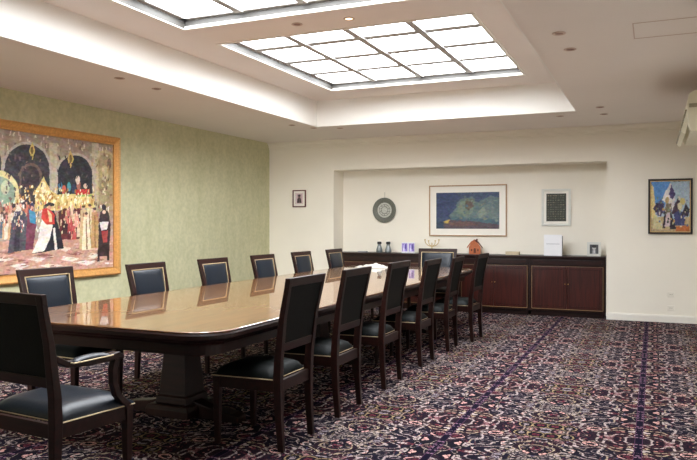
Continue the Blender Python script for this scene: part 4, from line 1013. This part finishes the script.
# ================================================================ PICTURES
def wall_pic(name, label, cat, x0, x1, z0, z1, y, fw, fd, fmat, matw, items, res, seed, base=(90, 90, 90), jitter=10, wob=.004, inner=None, blur=1, matmat='mat_white'):
    """picture on a wall facing -Y"""
    w, h = x1-x0, z1-z0
    t = thing(name, label, cat, (x0+w/2, y, z0))
    MB().frame(-w/2, w/2, 0, h, fw, -fd, 0).build('frame', fmat, t, bevel=min(.004, fw*.3))
    if matw:
        MB().box(-w/2+fw, w/2-fw, -fd*.45, -.001, fw, h-fw).build('mount', matmat, t)
    g = fw+matw; pw, ph = w-2*g, h-2*g
    p_ = painting('picture', pw, ph, res[0], res[1], items, t, base=base, seed=seed, jitter=jitter, wob=wob, blur=blur)
    p_.location = (-pw/2, -fd*.45-.002, g)
    if inner:
        MB().frame(-pw/2-.008, pw/2+.008, g-.008, g+ph+.008, .008, -fd*.45-.004, -fd*.45).build('fillet', inner, t)
    return t
# blue print in the niche
NY = YB+ND
its = [(rect(0, 1, 0, 1), (62, 78, 104)), (rect(0, .35, .3, 1), (52, 66, 100)), ([(0, .98), (.3, 1), (.1, .6), (0, .5)], (46, 60, 96)),
       ([(.20, .34), (.30, .52), (.36, .76), (.46, .88), (.52, .84), (.58, .90), (.66, .72), (.76, .80), (.86, .90), (1, .84), (1, .2), (.7, .18), (.3, .24)], (92, 110, 112)),
       ([(.32, .45), (.38, .72), (.5, .84), (.62, .76), (.6, .5), (.5, .3)], (112, 128, 112)), ([(.44, .6), (.5, .8), (.58, .84), (.6, .6), (.52, .5)], (96, 84, 74)),
       ([(.6, .3), (.66, .6), (.72, .52), (.82, .72), (.9, .74), (.98, .5), (.94, .26), (.66, .22)], (104, 120, 118)), ([(.66, .46), (.76, .6), (.8, .4), (.7, .3)], (130, 142, 128)),
       ([(.26, .34), (.5, .3), (.9, .26), (1, .2), (1, .12), (.2, .18)], (70, 96, 108)), ([(0, 0), (1, 0), (1, .12), (.8, .16), (.5, .22), (.2, .24), (0, .12)], (84, 70, 78)),
       ([(.12, .2), (.22, .26), (.2, .16), (.14, .14)], (190, 160, 80)), ([(.2, .18), (.5, .2), (.7, .1), (.4, .06), (.2, .1)], (104, 76, 74)), (rect(0, .12, 0, .2), (44, 62, 84))]
for k in range(40):
    rs_ = random.Random(k); cx, cy = rs_.uniform(.32, .98), rs_.uniform(.22, .80); c_ = rs_.choice([(116, 134, 126), (84, 104, 116), (100, 118, 112), (92, 112, 112), (124, 128, 108)])
    its.append((ell(cx, cy, rs_.uniform(.01, .04), rs_.uniform(.015, .05), 7), c_))
wall_pic('framed_print', 'large framed blue and green abstract print in the niche', 'picture', -3.345, -2.09, 1.16, 1.975, NY, .018, .03, 'thin_wood', .10, its, (130, 84), 5, jitter=12, wob=.02)
# certificate
its = [(rect(0, 1, 0, 1), (52, 54, 46))]
rs_ = random.Random(5)
for k in range(11):
    yy = .93-k*.083
    for j in range(7):
        x0 = .06+j*.127; its.append((rect(x0, x0+rs_.uniform(.05, .11), yy-.02, yy+.012), rs_.choice([(108, 112, 92), (86, 88, 74), (128, 124, 98)])))
wall_pic('framed_document', 'silver framed dark document with pale mount, right in the niche', 'picture', -1.565, -1.135, 1.325, 1.885, NY, .035, .025, 'silver_frame', .035, its, (60, 80), 9, jitter=8, wob=.004, matmat='mat_white')
# small portrait at left
its = [(rect(0, 1, 0, 1), (226, 206, 208)), (rect(.16, .86, .1, .92), (196, 168, 172)), ([(.2, .1), (.8, .1), (.72, .45), (.6, .6), (.4, .6), (.26, .45)], (52, 40, 44)), (ell(.5, .68, .16, .16), (120, 90, 86)), (ell(.5, .78, .18, .1), (60, 50, 54)), (rect(.46, .54, .1, .5), (110, 84, 88))]
wall_pic('framed_portrait', 'small red-framed portrait on the cream wall left of the niche', 'picture', -5.642, -5.392, 1.64, 1.93, YB, .018, .025, 'red_wood', .035, its, (40, 50), 4, jitter=10)
# right painting
its = [(rect(0, 1, 0, 1), (170, 190, 206)), (rect(0, .5, .5, 1), (90, 140, 200)), ([(0, .3), (0, .95), (.06, .9), (.12, .5), (.1, .2)], (226, 204, 140)), ([(.5, .6), (.5, 1), (1, 1), (1, .5)], (168, 186, 200)),
       ([(.36, .4), (.4, .8), (.5, .98), (.62, .72), (.6, .4)], (220, 214, 214)), ([(.46, .7), (.52, .93), (.64, .74), (.56, .64)], (70, 58, 104)), ([(.28, .62), (.4, .84), (.5, .7), (.42, .56)], (236, 232, 226)),
       ([(0, 0), (1, 0), (1, .3), (.6, .24), (.3, .3), (0, .26)], (190, 170, 130)), ([(.64, .0), (1, 0), (1, .12), (.66, .1)], (196, 112, 60)), ([(.05, .05), (.3, .04), (.28, .2), (.1, .36)], (206, 196, 150)),
       ([(.04, .46), (.22, .6), (.34, .56), (.3, .36), (.14, .38)], (56, 44, 66)), ([(.14, .34), (.26, .66), (.34, .5), (.26, .3)], (70, 60, 90)), ([(.52, .34), (.68, .66), (.8, .58), (.74, .36)], (72, 56, 70)),
       ([(.62, .12), (.6, .36), (.74, .42), (.9, .34), (.9, .12)], (60, 66, 110)), ([(.78, .3), (.9, .56), (1, .44), (.96, .3)], (52, 44, 56)), (ell(.82, .6, .07, .07), (206, 190, 120)), (ell(.75, .5, .06, .08), (216, 206, 170)),
       ([(.36, .1), (.42, .5), (.5, .55), (.54, .1)], (206, 186, 190)), ([(.3, .06), (.36, .4), (.4, .4), (.36, .06)], (48, 38, 48)), ([(.5, .04), (.5, .46), (.56, .3), (.66, .04)], (44, 36, 48)), (ell(.42, .62, .05, .07), (196, 170, 120)), ([(.38, .36), (.4, .56), (.54, .56), (.54, .4)], (120, 110, 90))]
for k in range(60):
    r2 = random.Random(k+50); cx, cy = r2.uniform(.1, .96), r2.uniform(.08, .7)
    its.append((ell(cx, cy, r2.uniform(.01, .03), r2.uniform(.012, .04), 6), r2.choice([(226, 214, 180), (60, 52, 86), (96, 100, 140), (190, 150, 90), (40, 34, 46), (214, 206, 206), (120, 140, 110)])))
wall_pic('framed_painting', 'colourful painting of blurred figures in a black frame, right of the niche', 'picture', -.068, .485, 1.218, 1.975, YB, .024, .035, 'black_frame', .012, its, (110, 150), 12, jitter=14, wob=.012, matmat='gold_light')
# big painting on the left wall
Y0, Y1, Z0, Z1 = 4.28, 6.725, .83, 2.325
FW = .095
t = thing('gilt_painting', 'huge gilt-framed painting of a crowd under church arches on the green wall', 'picture', (XL, (Y0+Y1)/2, Z0-FW), PI/2)
w, h = Y1-Y0, Z1-Z0
# local x -> world +Y ; local y -> world -X ; canvas faces local -y = world +X
W2, H2_ = w/2+FW, h+2*FW
prof = [(0, 0), (0, -.05), (.018, -.065), (.035, -.055), (.06, -.045), (.08, -.03), (.095, -.034), (FW, -.022), (FW, 0)]
m = MB()
rings = []
for d, yy in prof:
    rings.append([(-W2+d, yy, d), (W2-d, yy, d), (W2-d, yy, H2_-d), (-W2+d, yy, H2_-d)])
m.loft(rings, cap=False); fr_ = m.build('frame', 'gold_frame', t)
m = MB()
for k in range(72):
    z = .04+(H2_-.08)*k/71
    bmesh.ops.create_icosphere(m.bm, subdivisions=1, radius=.010, matrix=Matrix.Translation((W2-.027, -.06, z)))
    bmesh.ops.create_icosphere(m.bm, subdivisions=1, radius=.010, matrix=Matrix.Translation((-W2+.027, -.06, z)))
m.build('beading', 'gold_light', fr_)
MB().frame(-w/2-.018, w/2+.018, FW-.018, FW+h+.018, .018, -.030, -.018).build('slip', 'gold_light', t)
its = [([(u/1000, v/1000) for u, v in pts], c_) for pts, c_ in CROWD]
rq = random.Random(11)
def strokes(n, u0, u1, v0, v1, cols, ru, rv, tilt=0):
    for _ in range(n):
        cx, cy = rq.uniform(u0, u1), rq.uniform(v0, v1); a, c2 = ru*rq.uniform(.4, 1), rv*rq.uniform(.4, 1)
        dx = rq.uniform(-tilt, tilt)
        its.append(([(cx-a, cy-c2), (cx+a, cy-c2*.8), (cx+a+dx, cy+c2), (cx-a+dx, cy+c2*.7)], rq.choice(cols)))
ORD = its; its = []
strokes(220, 0, 1, .74, 1, [(206, 190, 166), (150, 132, 116), (190, 176, 158), (126, 108, 96), (222, 208, 180)], .005, .022, .006)
base_ = ORD[:2] + its + ORD[2:]; its = []
strokes(46, .36, .56, .52, .84, [(96, 84, 86), (44, 38, 42), (120, 100, 92), (70, 60, 64)], .005, .02, .01)
strokes(30, .64, .83, .60, .86, [(36, 34, 40), (64, 58, 62), (90, 80, 80)], .004, .02, .008)
dark_ = its; its = []
strokes(150, .42, .84, .50, .62, [(250, 238, 190), (206, 160, 84), (236, 206, 136), (170, 120, 60), (255, 246, 220)], .005, .014, .004)
strokes(40, .86, .985, .5, .95, [(226, 212, 176), (140, 112, 80), (196, 170, 120), (110, 90, 72)], .006, .02, .006)
strokes(260, .02, .60, .30, .52, [(240, 226, 200), (206, 110, 94), (110, 84, 70), (226, 196, 156), (232, 206, 170), (110, 120, 120), (248, 240, 228), (70, 52, 50)], .004, .018, .004)
strokes(120, .62, .97, .24, .50, [(238, 222, 186), (206, 120, 110), (110, 50, 50), (200, 164, 110), (70, 50, 50), (246, 238, 222)], .004, .020, .004)
strokes(120, 0, 1, .02, .20, [(226, 200, 184), (180, 134, 118), (244, 232, 222), (160, 110, 98), (214, 176, 150)], .018, .007, .01)
extra_ = its
# keep the large foreground figures on top of the loose strokes
nf = 34
its = base_[:-nf] + dark_ + extra_ + base_[-nf:]
p_ = painting('canvas', w, h, 420, 270, its, t, base=(172, 152, 134), seed=21, jitter=13, wob=.0022, blur=0)
p_.location = (-w/2, -.015, FW)
# decorative plate hung on a wire
t = thing('wall_plate', 'round pewter plate with pale centre hung on a wire in the niche', 'plate', (-4.12, NY, 1.585))
def disc(prof, n=40):
    m = MB(); m.loft([[(r*math.cos(2*PI*k/n), -yy, r*math.sin(2*PI*k/n)) for k in range(n)] for r, yy in prof]); return m
disc([(.10, .002), (.185, .02), (.205, .026), (.208, .030), (.20, .032), (.15, .024), (.128, .014), (.02, .014)]).build('rim', 'pewter', t, smooth=True)
disc([(.126, .0145), (.124, .017), (.112, .017), (.110, .016), (.01, .016)]).build('centre', 'pewter_light', t)
m = MB()
for r_ in (.06, .095): m.tube([(r_*math.cos(2*PI*k/24), -.019, r_*math.sin(2*PI*k/24)) for k in range(25)], .004, 5)
for k in range(10):
    a = 2*PI*k/10; m.tube([(.05*math.cos(a), -.018, .05*math.sin(a)), (.09*math.cos(a+.4), -.018, .09*math.sin(a+.4))], .004, 5)
m.build('engraving', 'pewter', t)
MB().tube([(0, -.006, .2), (0, -.004, .30)], .0025, 6).build('hanging_wire', 'wire', t)
# sockets
for z, l in ((.385, 'upper of two white wall sockets on the right part of the far wall'), (.20, 'lower of two white wall sockets, just above the baseboard')):
    t = thing('wall_socket', l, 'socket', (.225, YB, z))
    MB().box(-.045, .045, -.008, 0, -.035, .035).build('plate', 'socket_white', t, bevel=.003)
    m = MB()
    for s in (-1, 1): m.box(s*.012-.004, s*.012+.004, -.0095, -.0075, -.006, .006)
    m.build('slot', 'ac_grille', t)

# air conditioner on the right wall
t = thing('air_conditioner', 'cream air conditioner with a slanted louvre high on the right wall', 'air conditioner', (XR, 7.0, 0))
L_ = 1.25
m = MB(); m.prism([(0, 2.20), (-.36, 2.19), (-.375, 2.23), (-.385, 2.44), (-.37, 2.53), (-.33, 2.555), (0, 2.56)], 0, L_, 'y'); 
m.build('casing', 'ac_cream', t, bevel=.008)
MB().box(-.02, 0, .2, L_-.2, 2.24, 2.50).build('wall_mount', 'ac_grille', t)
m = MB(); m.prism([(-.34, 2.42), (-.375, 2.43), (-.435, 2.19), (-.40, 2.17)], .03, L_-.03, 'y')
lv = m.build('louvre', 'ac_cream', t, bevel=.004)
m = MB()
for k in range(5):
    z = 2.205+k*.044; x = -.432+k*.0108
    m.box(x-.010, x+.010, .05, L_-.05, z, z+.014)
m.build('slat', 'ac_grille', lv)
MB().prism([(-.01, 2.405), (-.37, 2.405), (-.37, 2.44), (-.01, 2.44)], -.006, .0, 'y').build('end_band', 'ac_grille', t, bevel=.002)
m = MB(); m.loft([[(-.22+.07*math.cos(2*PI*k/16), yy, 2.422+.012*math.sin(2*PI*k/16)) for k in range(16)] for yy in (-.010, -.004)]); m.build('badge', 'ac_cream', t)
MB().box(-.30, -.02, .05, L_-.02, 2.56, 2.61).build('top_grille', 'ac_cream', t, bevel=.01)

# ================================================================ LIGHT
w = bpy.data.worlds.new('World'); SC.world = w; w.use_nodes = True
w.node_tree.nodes['Background'].inputs['Color'].default_value = (.6, .7, .85, 1)
w.node_tree.nodes['Background'].inputs['Strength'].default_value = .5

# added area light at the unseen near wall, brightens aisle floor and green wall
al = bpy.data.lights.new('window_daylight', 'AREA'); al.shape = 'RECTANGLE'; al.size = 1.6; al.size_y = 1.3
al.energy = AISLE; al.color = (1, .97, .9); al.spread = math.radians(40)
ao = bpy.data.objects.new('window_daylight', al); C.objects.link(ao)
ao.location = (-4.6, YN+.03, 1.65)
ao.rotation_euler = (Vector((-5.35, 6.0, -.1)) - ao.location).to_track_quat('-Z', 'Y').to_euler()

# ================================================================ CAMERA
cam = bpy.data.cameras.new('camera'); co = bpy.data.objects.new('camera', cam); C.objects.link(co)
cam.sensor_width = 36; cam.lens = 699.253/697*36; cam.clip_start = .05
co.location = (0, 0, H)
co.rotation_euler = (math.radians(90-.523), 0, math.radians(23.564))
SC.camera = co
SC.view_settings.view_transform = 'Standard'; SC.view_settings.look = 'None'
SC.view_settings.gamma = 1; SC.view_settings.exposure = EXPO
try: SC.view_settings.use_curve_mapping = False
except Exception: pass
SC.cycles.max_bounces = 8; SC.cycles.diffuse_bounces = 5; SC.cycles.glossy_bounces = 4
SC.cycles.sample_clamp_indirect = 8
SC.cycles.use_denoising = True
